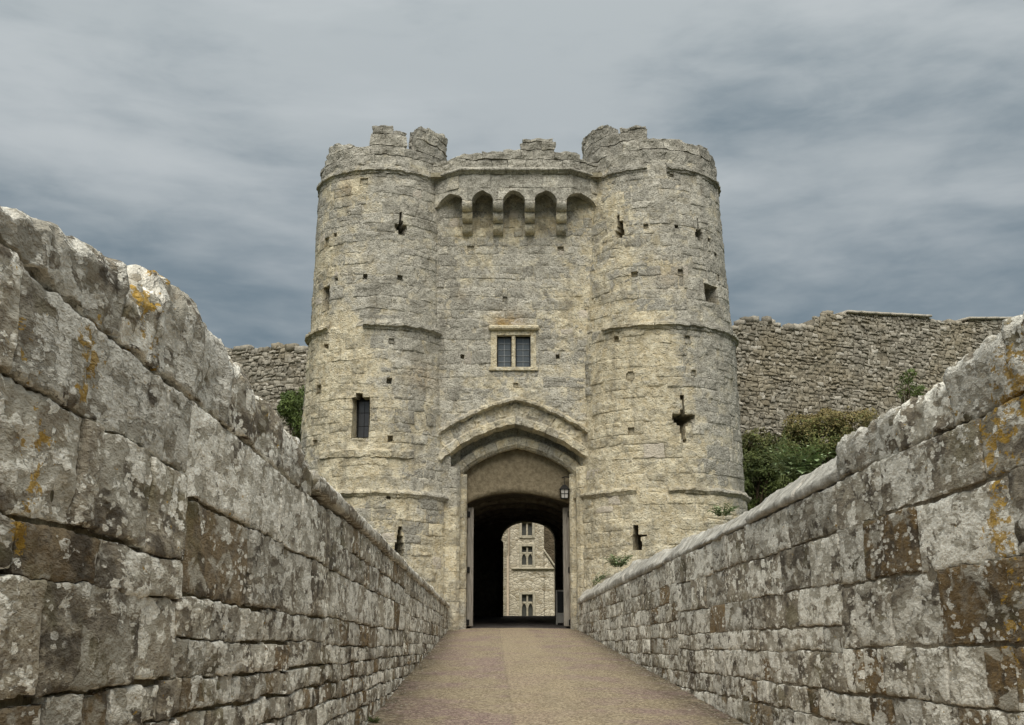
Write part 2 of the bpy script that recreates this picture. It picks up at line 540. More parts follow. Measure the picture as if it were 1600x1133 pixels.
# ------------------------------------------------------------------ masonry
def cut(rects, holes, tiny=0.05):
    """subtract hole rectangles (s0,s1,z0,z1) from stone rectangles"""
    for h in holes:
        out = []
        for r in rects:
            s0, s1, z0, z1 = r[:4]; rest = r[4:]
            if h[0] >= s1 or h[1] <= s0 or h[2] >= z1 or h[3] <= z0:
                out.append(r); continue
            a, b = max(s0, h[0]), min(s1, h[1])
            if a - s0 > tiny: out.append((s0, a, z0, z1) + rest)
            if s1 - b > tiny: out.append((b, s1, z0, z1) + rest)
            if z1 - h[3] > tiny: out.append((a, b, h[3], z1) + rest)
            if h[2] - z0 > tiny: out.append((a, b, z0, h[2]) + rest)
        rects = out
    return rects


def courses(zs, s0, s1, wmin, wmax, jit=0.0, seed=0):
    """running-bond rectangles over course lines zs"""
    r = random.Random(seed); out = []
    for a, b in zip(zs[:-1], zs[1:]):
        s = s0 - r.uniform(0, wmax)
        while s < s1:
            h = b - a; w = r.uniform(wmin, wmax) * (0.75 + 0.6 * h / 0.4)
            e = s + w
            lo, hi = max(s, s0), min(e, s1)
            if hi - lo > 0.04:
                if h > 0.34 and r.random() < 0.16:              # a course made up of two thin stones
                    q = a + h * r.uniform(0.4, 0.6)
                    out.append((lo, hi, a, q)); out.append((lo, hi, q, b))
                else:
                    out.append((lo, hi, a + r.uniform(-jit, jit), b + r.uniform(-jit, jit)))
            s = e
    return out


def warp(s, z, amp, seed):
    q = np.stack([s * 0.9, z * 0.9, np.full_like(s, seed * 3.1)], -1)
    q2 = q * 2.7
    return (s + amp * pnoise(q) + amp * 0.4 * pnoise(q2 + 5), z + amp * pnoise(q + 31.7) + amp * 0.5 * pnoise(q2 + 57))


def ticks(a, b, rad, res):
    w = b - a; rad = min(rad, w * 0.22)
    n = max(2, int(math.ceil((w - 2 * rad) / res)))
    t = np.concatenate([[a, a + rad * 0.35], np.linspace(a + rad, b - rad, n + 1), [b - rad * 0.35, b]])
    return t


def build_stones(surf, rects, res, gap, rad, depth, amps, wamp, seed, tintf, proud=(0.0, 0.03), erode=0.12, edge=0.0, erod=1.0, soft=0.15, pit=0.0):
    """returns [(V, F, tint, size)] : each stone a closed-edged cushion with its own relief.
    amps = [(frequency, amplitude)], res may be a function of the rectangle"""
    r = random.Random(seed); metas = []; S = []; Z = []; D0 = []; E = []; ER = []
    for q in rects:
        s0, s1, z0, z1 = q[:4]
        g = gap(q) if callable(gap) else gap
        rs = res(q) if callable(res) else res
        if s1 - s0 < 0.03 or z1 - z0 < 0.03: continue
        us = ticks(s0 + g / 2, s1 - g / 2, rad, rs); ws = ticks(z0 + g / 2, z1 - g / 2, rad, rs)
        U, Wz = np.meshgrid(us, ws, indexing='ij')
        e = np.minimum(np.minimum(U - us[0], us[-1] - U), np.minimum(Wz - ws[0], ws[-1] - Wz))
        rr = min(rad * r.uniform(0.6, 1.5) * (2.2 if r.random() < soft else 1.0), 0.3 * min(s1 - s0, z1 - z0))
        t = np.clip(e / max(rr, 1e-4), 0, 1)
        pr = r.uniform(*proud)
        er = 0.0
        if r.random() < erode: er = r.uniform(0.5, 1.0)
        d = pr - min(0.5 * rr, 0.02) * (1 - t) ** 2
        # round off the corners
        nu, nv = len(us), len(ws)
        # gentle tilt of the face
        d = d + r.uniform(-0.012, 0.012) * (U - (s0 + s1) / 2) / (s1 - s0) * t + r.uniform(-0.012, 0.012) * t * (Wz - (z0 + z1) / 2) / (z1 - z0)
        metas.append((q, nu, nv, 0))
        S.append(U.ravel()); Z.append(Wz.ravel()); D0.append(d.ravel()); E.append(t.ravel()); ER.append(np.full(U.size, er))
    if not S: return []
    n = 0; offs = []
    for x in S: offs.append(n); n += len(x)
    S = np.concatenate(S); Z = np.concatenate(Z); D = np.concatenate(D0); E = np.concatenate(E); ER = np.concatenate(ER)
    S2, Z2 = warp(S, Z, wamp, seed)
    P = surf.pos(S2, Z2, 0.0)
    dd = np.zeros(len(S))
    for (f, a) in amps:
        dd += a * pnoise(P * f + seed)
    if edge > 0:
        k = 1 - E
        S2 = S2 + edge * k * (pnoise(P * 7 + 3.3) + 0.5 * pnoise(P * 23 + 3.3)); Z2 = Z2 + edge * k * (pnoise(P * 7 + 9.1) + 0.5 * pnoise(P * 23 + 9.1))
    if erode > 0:
        ledge = pnoise(P * np.array([3.2, 3.2, 5.0]) + 5.5 + seed); hol = fbm(P * 3.1 + 40, 2)
        dd -= ER * erod * np.clip(0.045 + 0.06 * hol + 0.05 * ledge, -0.01, 0.11)
    if pit > 0:
        dd -= pit * np.clip((pnoise(P * 5.5 + 70) - 0.42) / 0.25, 0, 1) + 0.5 * pit * np.clip((pnoise(P * 11 + 20) - 0.45) / 0.25, 0, 1)
    chip = np.clip((pnoise(P * 6.0 + 33) - 0.25) / 0.3, 0, 1) * np.clip(1 - E * 0.8, 0, 1)
    D = D + dd - 0.8 * rad * chip
    P = surf.pos(S2, Z2, D); B0 = surf.pos(S2, Z2, -depth)
    out = []
    for (q, nu, nv, _), o in zip(metas, offs):
        V = P[o:o + nu * nv]; Bk = B0[o:o + nu * nv]
        ix = np.arange(nu * nv).reshape(nu, nv)
        Fc = [tuple(f) for f in np.stack([ix[:-1, :-1], ix[1:, :-1], ix[1:, 1:], ix[:-1, 1:]], -1).reshape(-1, 4).tolist()]
        ring = np.concatenate([ix[:-1, 0], ix[-1, :-1], ix[:0:-1, -1], ix[0, :0:-1]]); m = len(ring); n0 = nu * nv
        V = np.concatenate([V, V[ring], Bk[ring]])                  # sides of the stone, with an edge of their own
        Fc += [(n0 + k, n0 + m + k, n0 + m + (k + 1) % m, n0 + (k + 1) % m) for k in range(m)]
        T = tintf(q, V, r)
        out.append((V, Fc, T, (q[1] - q[0]) * (q[3] - q[2])))
    return out


def emit(stones, name, parent, mat, limit=300, weight=None):
    """largest stones as parts of their own, the rest joined into one part"""
    key = weight or (lambda st: st[3])
    order = sorted(stones, key=key, reverse=True)
    for V, Fc, T, _ in order[:limit]:
        c = V.mean(0)
        o = make(name, V - c, Fc, mat, parent, T); o.location = c
    if len(order) > limit:
        sp = Soup()
        for V, Fc, T, _ in order[limit:]: sp.add(V, Fc, T)
        sp.build('small_' + name + 's', mat, parent, kind='stuff')


def core_sheet(surf, s0, s1, z0, z1, holes, ds, dz, d, wamp, seed, keep=None, amps=()):
    ss = sorted(set(list(np.arange(s0, s1, ds)) + [s1] + [h[i] for h in holes for i in (0, 1) if s0 < h[i] < s1]))
    zz = sorted(set(list(np.arange(z0, z1, dz)) + [z1] + [h[i] for h in holes for i in (2, 3) if z0 < h[i] < z1]))
    U, Wz = np.meshgrid(np.array(ss), np.array(zz), indexing='ij')
    S2, Z2 = warp(U.ravel(), Wz.ravel(), wamp, seed)
    P = surf.pos(S2, Z2, d)
    if amps:
        dd = np.zeros(len(P))
        for (f, a) in amps: dd += a * pnoise(P * f + seed)
        P = surf.pos(S2, Z2, d + dd - 0.006)
    nv = len(zz); Fc = []
    H = np.array(holes) if holes else np.zeros((0, 4))
    for i in range(len(ss) - 1):
        sm = (ss[i] + ss[i + 1]) / 2
        Hi = H[(H[:, 0] < sm) & (H[:, 1] > sm)] if len(H) else H
        for j in range(nv - 1):
            zm = (zz[j] + zz[j + 1]) / 2
            if len(Hi) and ((Hi[:, 2] < zm) & (Hi[:, 3] > zm)).any(): continue
            if keep and not keep(sm, zm): continue
            Fc.append((i * nv + j, (i + 1) * nv + j, (i + 1) * nv + j + 1, i * nv + j + 1))
    return P, Fc


def recess(surf, rects, depth, wamp, seed, front=0.0):
    """reveals and back of an opening made of touching rectangles"""
    ss = sorted(set(x for q in rects for x in q[:2])); zz = sorted(set(x for q in rects for x in q[2:4]))
    inside = lambda i, j: (0 <= i < len(ss) - 1 and 0 <= j < len(zz) - 1 and any(
        q[0] - 1e-6 <= (ss[i] + ss[i + 1]) / 2 <= q[1] + 1e-6 and q[2] - 1e-6 <= (zz[j] + zz[j + 1]) / 2 <= q[3] + 1e-6 for q in rects))
    V = []; Fc = []

    def quad(pts):
        n = len(V)
        for (s, z, d) in pts:
            a, b = warp(np.array([s], float), np.array([z], float), wamp, seed)
            V.append(surf.pos(a, b, d)[0])
        Fc.append((n, n + 1, n + 2, n + 3))
    for i in range(len(ss) - 1):
        for j in range(len(zz) - 1):
            if not inside(i, j): continue
            a, b, c, e = ss[i], ss[i + 1], zz[j], zz[j + 1]
            quad([(a, c, -depth), (b, c, -depth), (b, e, -depth), (a, e, -depth)])
            f, k = front, -depth
            if not inside(i - 1, j): quad([(a, c, f), (a, c, k), (a, e, k), (a, e, f)])
            if not inside(i + 1, j): quad([(b, c, k), (b, c, f), (b, e, f), (b, e, k)])
            if not inside(i, j - 1): quad([(a, c, f), (b, c, f), (b, c, k), (a, c, k)])
            if not inside(i, j + 1): quad([(a, e, k), (b, e, k), (b, e, f), (a, e, f)])
    return np.array(V), Fc


def sweep(fn, us, prof, res, amp=0.0, freq=3.0, seed=0, sub=True):
    """closed profile [(a,b)...] carried along us; fn(u,a,b) -> world points. Ends closed."""
    pr = []
    n = len(prof)
    for i in range(n):
        p, q = np.array(prof[i], float), np.array(prof[(i + 1) % n], float)
        k = max(1, int(math.ceil(np.linalg.norm(q - p) / res))) if sub else 1
        for t in range(k): pr.append(p + (q - p) * t / k)
    pr = np.array(pr); m = len(pr); us = np.asarray(us, float)
    U = np.repeat(us, m); A = np.tile(pr[:, 0], len(us)); B = np.tile(pr[:, 1], len(us))
    c = pr.mean(0)
    P = np.concatenate([fn(U, A, B), fn(np.array([us[0], us[-1]]), np.array([c[0]] * 2), np.array([c[1]] * 2))])
    if amp > 0:
        for k, o in enumerate((0.0, 41.0, 83.0)):
            P[:, k] += amp * fbm(P * freq + o + seed, 3, 0.55)
    Fc = []
    for i in range(len(us) - 1):
        for j in range(m):
            Fc.append((i * m + j, i * m + (j + 1) % m, (i + 1) * m + (j + 1) % m, (i + 1) * m + j))
    e0, e1 = len(us) * m, len(us) * m + 1; b = (len(us) - 1) * m
    for j in range(m):
        Fc.append((j, e0, (j + 1) % m)); Fc.append((b + j, b + (j + 1) % m, e1))
    return P, Fc


def lin(a, b, res, lo=2):
    return np.linspace(a, b, max(lo, int(math.ceil(abs(b - a) / res)) + 1))


# ==================================================================== GROUND, ROAD
SLOPE = 0.05467


def lx(y): return -1.551 - 0.01721 * (y - 12.70)      # inner foot of the left parapet
def rx(y): return 2.462 - 0.01751 * (y - 12.70)       # inner foot of the right parapet
def road_z(y): return SLOPE * y


YW = 36.1          # front wall of the gatehouse
YT = 37.35         # centres of the two drum towers


def road_mat():
    m, N = base_mat('bonded_gravel'); p = N.pos
    x, y, z = N.sep(p)[0:3]
    xr = N.math('ADD', x, N.math('MULTIPLY', y, 0.0174))                  # distance from the bridge axis
    n1 = N.noise(p, 0.9, 4, 0.6); n2 = N.noise(p, 60, 3, 0.7); wobb = N.math('MULTIPLY', N.math('SUBTRACT', N.noise(p, 1.6, 4, 0.6), 0.5), 0.10)
    v = N.new('ShaderNodeTexVoronoi'); N.put(v.inputs['Vector'], p); v.inputs['Scale'].default_value = 75.0
    g = N.sep(v.outputs['Color'])[0]
    grit = N.mix(g, (0.09, 0.069, 0.042), (0.39, 0.32, 0.21))
    mid_ = N.mix(g, (0.135, 0.102, 0.060), (0.46, 0.375, 0.245))
    side = N.mix(N.step(n1, 0.42, 0.62), grit, N.mix(g, (0.088, 0.060, 0.051), (0.345, 0.25, 0.212)))
    xx = N.math('ADD', xr, wobb)
    strip = N.math('MULTIPLY', N.step(xx, 0.18, 0.30), N.step(xx, 1.05, 1.30, 1.0, 0.0))
    c = N.mix(N.math('MULTIPLY', strip, 0.6), side, mid_)
    seam = N.math('ADD', N.step(N.math('ABSOLUTE', N.math('SUBTRACT', xx, 0.235)), 0.008, 0.022, 1.0, 0.0), 0.0)
    c = N.mix(N.math('MULTIPLY', seam, 0.3), c, (0.10, 0.08, 0.05))
    # dust and moss along the wall feet
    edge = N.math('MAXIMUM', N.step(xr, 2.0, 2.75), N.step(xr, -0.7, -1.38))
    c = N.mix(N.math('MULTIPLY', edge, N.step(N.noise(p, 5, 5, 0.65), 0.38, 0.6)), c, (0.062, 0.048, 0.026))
    lane = N.noise(N.vmath('MULTIPLY', p, (2.2, 0.22, 1.0)), 1.2, 4, 0.55)
    c = N.mix(N.math('MULTIPLY', N.step(lane, 0.45, 0.7), 0.35), c, (0.30, 0.25, 0.165))
    damp = N.noise(N.vmath('MULTIPLY', p, (1.0, 0.35, 1.0)), 1.7, 5, 0.6, 0.5)
    c = N.mix(N.math('MULTIPLY', N.step(damp, 0.52, 0.68), 0.22), c, (0.105, 0.078, 0.062))
    v2 = N.new('ShaderNodeTexVoronoi'); N.put(v2.inputs['Vector'], p); v2.inputs['Scale'].default_value = 34.0
    g2 = N.sep(v2.outputs['Color'])[1]
    c = N.mix(N.math('MULTIPLY', N.step(g2, 0.70, 0.95), 0.55), c, (0.46, 0.39, 0.28)); c = N.mix(N.math('MULTIPLY', N.step(g2, 0.28, 0.05), 0.5), c, (0.075, 0.055, 0.035))
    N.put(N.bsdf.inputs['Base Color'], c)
    N.put(N.bsdf.inputs['Normal'], bump(N, N.math('ADD', v.outputs['Distance'], N.math('MULTIPLY', n2, 0.3)), 0.006, 0.8))
    return m


ys = np.concatenate([np.arange(-8, 20, 0.25), np.arange(20, YW + 1.21, 0.4)])
nx = 25; V = []; Fc = []
for y in ys:
    for i in range(nx):
        t = i / (nx - 1); x = (lx(y) - 0.15) * (1 - t) + (rx(y) + 0.15) * t
        V.append((x, y, road_z(y) + 0.03 * (1 - (2 * t - 1) ** 2)))
V = np.array(V); V[:, 2] += 0.008 * fbm(V * 1.3, 3)
for i in range(len(ys) - 1):
    for j in range(nx - 1):
        Fc.append((i * nx + j, i * nx + j + 1, (i + 1) * nx + j + 1, (i + 1) * nx + j))
make('road', V, Fc, road_mat(), kind='structure')

# cobbled floor of the gate passage, rising on into the courtyard
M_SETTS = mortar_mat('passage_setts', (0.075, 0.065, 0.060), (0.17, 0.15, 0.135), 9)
V = []; Fc = []
yy = np.arange(YW + 1.14, 51.6, 0.4)
for y in yy:
    for x in np.linspace(-2.2, 2.6, 13): V.append((x, y, road_z(y) - 0.012))
for i in range(len(yy) - 1):
    for j in range(12): Fc.append((i * 13 + j, i * 13 + j + 1, (i + 1) * 13 + j + 1, (i + 1) * 13 + j))
V = np.array(V); V[:, 2] += 0.012 * fbm(V * 3, 2)
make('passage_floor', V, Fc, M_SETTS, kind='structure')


def smooth(a, b, x):
    t = np.clip((x - a) / (b - a), 0, 1); return t * t * (3 - 2 * t)


def ground_h(x, y):
    """dry moat round the bridge, bank under the curtain walls, level courtyard inside"""
    moat = -3.2 - 0.6 * smooth(0, 30, np.abs(x))
    out = -0.4 + 0.0 * x
    near = moat * smooth(-12, -2, y) + out * (1 - smooth(-12, -2, y))
    bank = 9.4
    far = moat + (bank - moat) * smooth(37.5, 45.5, y)
    h = np.where(y < 37.5, near, far)
    inner = smooth(50.8, 53.5, y) * (1 - smooth(9, 13, np.abs(x - 0.5)))
    gate = smooth(36.5, 37.5, y) * (1 - smooth(4.2, 6.4, np.abs(x - 0.3)))
    court = 2.72
    h = h * (1 - np.maximum(inner, gate)) + (court - 0.9 * gate * (1 - smooth(50.9, 51.4, y))) * np.maximum(inner, gate)
    return h


def grass_ground():
    m, N = base_mat('rough_grass'); n = N.noise(N.pos, 3.0, 6, 0.7); n2 = N.noise(N.pos, 0.4, 4, 0.6)
    c = N.mix(N.step(n, 0.3, 0.7), (0.030, 0.040, 0.014), (0.085, 0.095, 0.035))
    c = N.mix(N.step(n2, 0.45, 0.65), c, (0.10, 0.085, 0.045))
    N.put(N.bsdf.inputs['Base Color'], c); N.put(N.bsdf.inputs['Normal'], bump(N, n, 0.08, 0.8))
    return m


gx = np.concatenate([-np.geomspace(900, 12, 22), np.linspace(-11, 12, 47), np.geomspace(13, 900, 22)])
gy = np.concatenate([-np.geomspace(900, 14, 18), np.linspace(-12.5, 60, 146), np.geomspace(62, 1500, 26)])
GX, GY = np.meshgrid(gx, gy, indexing='ij')
GZ = ground_h(GX, GY)
V = np.stack([GX.ravel(), GY.ravel(), GZ.ravel()], -1); V[:, 2] += 0.12 * fbm(V * 0.6, 3)
Fc = []
ny = len(gy)
for i in range(len(gx) - 1):
    for j in range(ny - 1): Fc.append((i * ny + j, (i + 1) * ny + j, (i + 1) * ny + j + 1, i * ny + j + 1))
make('ground', V, Fc, grass_ground(), kind='structure')

# ==================================================================== BRIDGE PARAPETS
class Parapet:
    """inner face of a bridge parapet: s is the distance y along the bridge, d stands out over the road"""
    def __init__(self, fx, side): self.fx = fx; self.side = side

    def pos(self, s, z, d):
        s, z, d = np.broadcast_arrays(np.asarray(s, float), np.asarray(z, float), np.asarray(d, float))
        return np.stack([self.fx(s) + self.side * d, s, z], -1)

    def at(self, px, py):
        r = ray(px, py); k = self.fx(1.0) - self.fx(0.0); t = self.fx(0.0) / (r[0] - k * r[1])
        return r[1] * t, EYE + r[2] * t


PL = Parapet(lx, 1.0); PR = Parapet(rx, -1.0)


def res_by_dist(q):
    s = max(0.5 * (q[0] + q[1]), 2.2); return min(max(0.0042 * s, 0.012), 0.10)


def blobs(P, centres):
    """sum of soft round patches ((x,y,z), radius, amount)"""
    v = np.zeros(len(P))
    for c, r, a in centres: v += a * np.exp(-((P - np.array(c)) ** 2).sum(1) / (r * r))
    return v


def parapet(surf, name, label, bands, copings, seed, orange, browns, white_bias, depth_m, mort, jgap, thick=0.62):
    th = thing(name, label, 'wall')
    r = random.Random(seed); rects = []
    for (ya, yb, zs, wmin, wmax) in bands:
        for a, b in zip(zs[:-1], zs[1:]):
            s = ya - r.uniform(0, 0.1)
            while s < yb - 0.02:
                w = r.uniform(wmin, wmax) * (0.6 + 1.1 * (b - a) / 0.35)
                if a < 1.25: w *= 0.62
                e = min(s + w, yb)
                if yb - e < 0.12: e = yb
                zr = road_z(0.5 * (s + e)) - 0.10
                if b > zr:
                    j = 0.02
                    rects.append((s, e, max(a, zr - 0.1) + r.uniform(-j, j) * 0.5, b + r.uniform(-j, j) * 0.5))
                s = e

    def tint(q, Vv, rr):
        t = np.zeros((len(Vv), 4)); t[:, 0] = rr.random()
        low = 1 - min(1, max(0, (q[2] - road_z(q[0])) / 1.2))
        br = 0.0
        if rr.random() < 0.07 + 0.16 * low: br = rr.uniform(0.5, 1.0)
        for (y0, y1, z0, z1) in browns:
            if y0 < (q[0] + q[1]) / 2 < y1 and z0 < (q[2] + q[3]) / 2 < z1: br = 1.0
        t[:, 1] = br; t[:, 2] = np.clip(blobs(Vv, orange), 0, 1)
        t[:, 3] = np.clip(rr.gauss(white_bias, 0.22) - 0.5 * br, 0.05, 1.0)
        return t
    st = build_stones(surf, rects, res_by_dist, lambda q: jgap if q[2] > 1.25 else jgap + 0.006, 0.010, 0.06,
                      [(2.1, 0.008), (5.5, 0.008), (14, 0.0065), (37, 0.005), (90, 0.0025)], 0.016, seed, tint, (0.0, 0.022), 0.0, 0.012, 1.0, 0.08, 0.016)
    emit(st, 'stone', th, M_LICHEN, 300, lambda q: q[3] / (q[0][:, 1].mean() ** 2 + 4.0))
    # coping blocks, swept along the wall
    for (y0, y1, prof, amp, *tap) in copings:
        rs = min(max(0.0055 * max(y0, 2.5), 0.013), 0.12)
        g = 0.018 if surf is PR and y0 > 8.93 else 0.008
        k0, k1 = tap[0] if tap else (1.0, 1.0); zb0 = min(b for a, b in prof)
        fn = lambda u, a, b: surf.pos(u, zb0 + (b - zb0) * (k0 + (k1 - k0) * (u - y0) / (y1 - y0)), a)
        Vc, Fcc = sweep(fn, lin(y0 + g, y1 - g, rs), prof, rs, amp, 3.2, seed)
        Vc[:, 2] += amp * 0.5 * fbm(Vc * 9 + 3, 3, 0.65); Vc[:, 0] += surf.side * amp * 0.35 * fbm(Vc * 11 + 7, 3, 0.65)
        cc = Vc.mean(0)
        t = np.zeros((len(Vc), 4)); t[:, 0] = r.random(); t[:, 2] = np.clip(blobs(Vc, orange), 0, 1)
        t[:, 1] = 0.1; t[:, 3] = np.clip(r.gauss(white_bias + 0.08, 0.15), 0.1, 1)
        if surf is PR and y0 > 8.93: t[:, 3] = 0.95
        o = make('coping_stone', Vc - cc, Fcc, M_COPING if surf is PR and y0 > 8.93 else M_LICHEN, th, t); o.location = cc
    # mortar face between the stones, then the rubble heart of the wall behind it
    zt_ = surf.top[0][1]
    sp_ = Soup()
    for (ya, yb, g_) in ((-5.0, 2.0, 0.3), (2.0, 12.0, 0.06), (12.0, YW - 0.15, 0.18)):
        V_, F_ = core_sheet(surf, ya, yb, -0.5, zt_, [], g_, g_, depth_m, 0.016, seed, None, [(2.1, 0.008), (5.5, 0.008)]); sp_.add(V_, F_)
    sp_.build('mortar_face', mort, th)
    yv = np.arange(-6, YW - 0.02, 0.25); Vm = []; Fm = []
    ring = 5
    for y in yv:
        zt = zt_ + (0.05 if y > 8.7 and surf is PL else 0)
        for (d, z) in ((-0.07, road_z(y) - 0.6), (-0.07, zt - 0.02), (-thick, zt - 0.02), (-thick - 0.02, -1.0), (-thick - 0.3, -6.0)):
            p = surf.pos(y, z, d); Vm.append(p)
    for i in range(len(yv) - 1):
        for j in range(ring - 1): Fm.append((i * ring + j, i * ring + j + 1, (i + 1) * ring + j + 1, (i + 1) * ring + j))
    Fm.append(tuple(range(ring))); Fm.append(tuple((len(yv) - 1) * ring + k for k in range(ring)))
    make('rubble_core', np.array(Vm).reshape(-1, 3), Fm, mort, th, (0.5, 0, 0, 0), smooth=False)
    return th


# ---- left parapet: big rough copings near the camera, thin overhanging slabs towards the gate
lz = [0.0, 0.22, 0.40, 0.57, 0.74, 0.90, 1.06, 1.21, 1.36]
PL.top = [(-7, 2.55), (8.3, 2.55), (8.6, 2.60), (36.2, 2.60)]
left_bands = [
    (-5.0, 5.0, [1.36, 1.69, 1.86, 2.22, 2.555], 0.34, 0.62),
    (5.0, 9.4, [1.36, 1.53, 1.71, 2.13, 2.555], 0.42, 0.75),
    (9.4, 18.0, [1.36, 1.50, 1.72, 2.10, 2.36, 2.61], 0.42, 0.85),
    (18.0, 35.95, [1.36, 1.55, 1.74, 2.0, 2.30, 2.61], 0.40, 0.85),
    (-5.0, 12.0, lz, 0.30, 0.62),
    (12.0, 35.95, lz[2:], 0.26, 0.52),
]
lc = []
for y0, y1, zt0, zt1 in [(-5, -3.4, 2.9, 2.95), (-3.4, -1.8, 2.9, 2.9), (-1.8, -0.2, 2.95, 2.85), (-0.2, 1.35, 2.85, 2.7), (1.35, 2.35, 2.66, 2.62), ]:
    lc.append((y0, y1, [(0.05, 2.57), (0.06, zt0 - 0.1), (-0.03, zt0), (-0.35, zt1 + 0.04), (-0.6, zt1), (-0.62, 2.57)], 0.03))
def blk(y0, y1, zt, k0=1.0, k1=1.0, amp=0.035):
    lc.append((y0, y1, [(0.0, 2.568), (0.012, zt - 0.12), (-0.02, zt - 0.03), (-0.09, zt), (-0.42, zt - 0.06), (-0.62, zt - 0.16), (-0.62, 2.568)], amp, (k0, k1)))


blk(2.35, 3.97, 2.88, 0.0, 1.0, 0.022); blk(3.99, 4.40, 2.93, 0.62, 0.98, 0.03); blk(4.40, 5.06, 3.02, 0.96, 1.02, 0.03); blk(5.06, 5.62, 3.01, 1.0, 0.88, 0.03)
blk(5.62, 6.25, 2.98, 0.98, 1.0, 0.03); blk(6.25, 7.15, 2.96, 1.0, 0.97, 0.03); blk(7.15, 7.95, 2.92, 1.0, 0.97, 0.03); blk(7.95, 8.45, 2.88, 0.9, 0.6, 0.03)
y = 8.45; rr = random.Random(5)
while y < 35.9:
    e = min(y + rr.uniform(1.2, 2.3), 35.95)
    if 35.95 - e < 0.4: e = 35.95
    h = rr.uniform(-0.015, 0.02)
    lc.append((y, e, [(0.05, 2.615 + h), (0.058, 2.70 + h), (0.03, 2.745 + h), (-0.3, 2.77 + h), (-0.62, 2.68 + h), (-0.62, 2.615 + h)], 0.012))
    y = e
orangeL = [(tuple(PL.pos(*PL.at(px, py), 0)), rad, am) for px, py, rad, am in
           [(225, 470, 0.22, 1.0), (140, 560, 0.16, 1.0), (120, 620, 0.10, 0.9), (270, 430, 0.16, 0.9), (30, 520, 0.10, 0.8), (60, 690, 0.12, 0.9), (30, 810, 0.14, 0.8), (250, 600, 0.12, 0.6), (410, 640, 0.25, 0.5), (560, 1100, 0.5, 0.5)]]
parapet(PL, 'bridge_parapet', 'tall lichened stone parapet left of the gravel road, topped with big rough blocks',
        left_bands, lc, 3, orangeL, [(3.4, 3.95, 2.2, 2.6), (5.9, 6.6, 2.6, 3.0)], 0.62, -0.020, M_MORT_P, 0.013)

# ---- right parapet: squarer ashlar, broken top step, smooth sloped coping towards the gate
PR.top = [(-7, 2.72), (8.85, 2.72), (8.95, 2.72), (36.2, 2.72)]
rz = [0.0, 0.25, 0.48, 0.72, 0.95, 1.17]
right_bands = [
    (-5.0, 9.0, [1.17, 1.50, 1.95, 2.37, 2.735], 0.36, 0.72),
    (9.0, 17.0, [1.17, 1.46, 1.66, 1.97, 2.36, 2.735], 0.40, 0.85),
    (17.0, 35.95, [1.17, 1.38, 1.62, 1.86, 2.12, 2.40, 2.735], 0.36, 0.75),
    (-5.0, 12.0, rz, 0.36, 0.78),
    (12.0, 35.95, rz[2:], 0.26, 0.52),
]
rc = []
for y0, y1, zt in [(-5, -3.5, 3.1), (-3.5, -2.0, 3.15), (-2.0, -0.6, 3.1), (-0.6, 0.7, 3.12), (0.7, 2.0, 3.1), (2.0, 3.2, 3.14), (3.2, 4.3, 3.16), (4.3, 5.35, 3.15)]:
    rc.append((y0, y1, [(0.0, 2.742), (0.012, zt - 0.08), (-0.02, zt), (-0.5, zt - 0.01), (-0.62, zt - 0.05), (-0.62, 2.745)], 0.035))
for y0, y1, zt in [(5.35, 5.82, 3.17), (5.82, 6.62, 3.11), (6.62, 7.55, 3.04), (7.55, 8.92, 3.06)]:
    rc.append((y0, y1, [(0.0, 2.742), (0.012, zt - 0.07), (-0.02, zt), (-0.40, zt - 0.01), (-0.6, zt - 0.06), (-0.6, 2.745)], 0.03))
y = 8.94
while y < 35.9:
    e = min(y + rr.uniform(0.8, 2.0), 35.95)
    if 35.95 - e < 0.4: e = 35.95
    lift = (0.0 if y < 18 else min(0.10, (y - 18) * 0.02)) + rr.uniform(-0.025, 0.03)
    o_ = rr.uniform(-0.02, 0.03)
    rc.append((y, e, [(0.015 + o_, 2.742), (0.025 + o_, 2.775 + lift), (0.0 + o_, 2.81 + lift), (-0.17, 3.0 + lift * 1.3), (-0.42, 3.05 + lift), (-0.64, 2.92), (-0.64, 2.745)], 0.016, (rr.uniform(0.93, 1.05), rr.uniform(0.93, 1.05))))
    y = e
orangeR = [(tuple(PR.pos(*PR.at(px, py), 0)), rad, am) for px, py, rad, am in
           [(1580, 640, 0.28, 1.0), (1540, 700, 0.22, 0.7), (1490, 640, 0.14, 0.6), (1590, 560, 0.2, 0.6), (1560, 790, 0.16, 0.9), (1570, 850, 0.2, 0.7), (1420, 680, 0.10, 0.6), (1590, 980, 0.25, 0.7), (1180, 1125, 0.4, 0.7)]]
parapet(PR, 'bridge_parapet', 'lichened ashlar parapet right of the gravel road, with a smooth sloped coping towards the gate',
        right_bands, rc, 8, orangeR, [(5.7, 6.4, 1.17, 1.95), (8.2, 9.0, 1.17, 1.7)], 0.66, -0.002, M_MORT_R, 0.012)

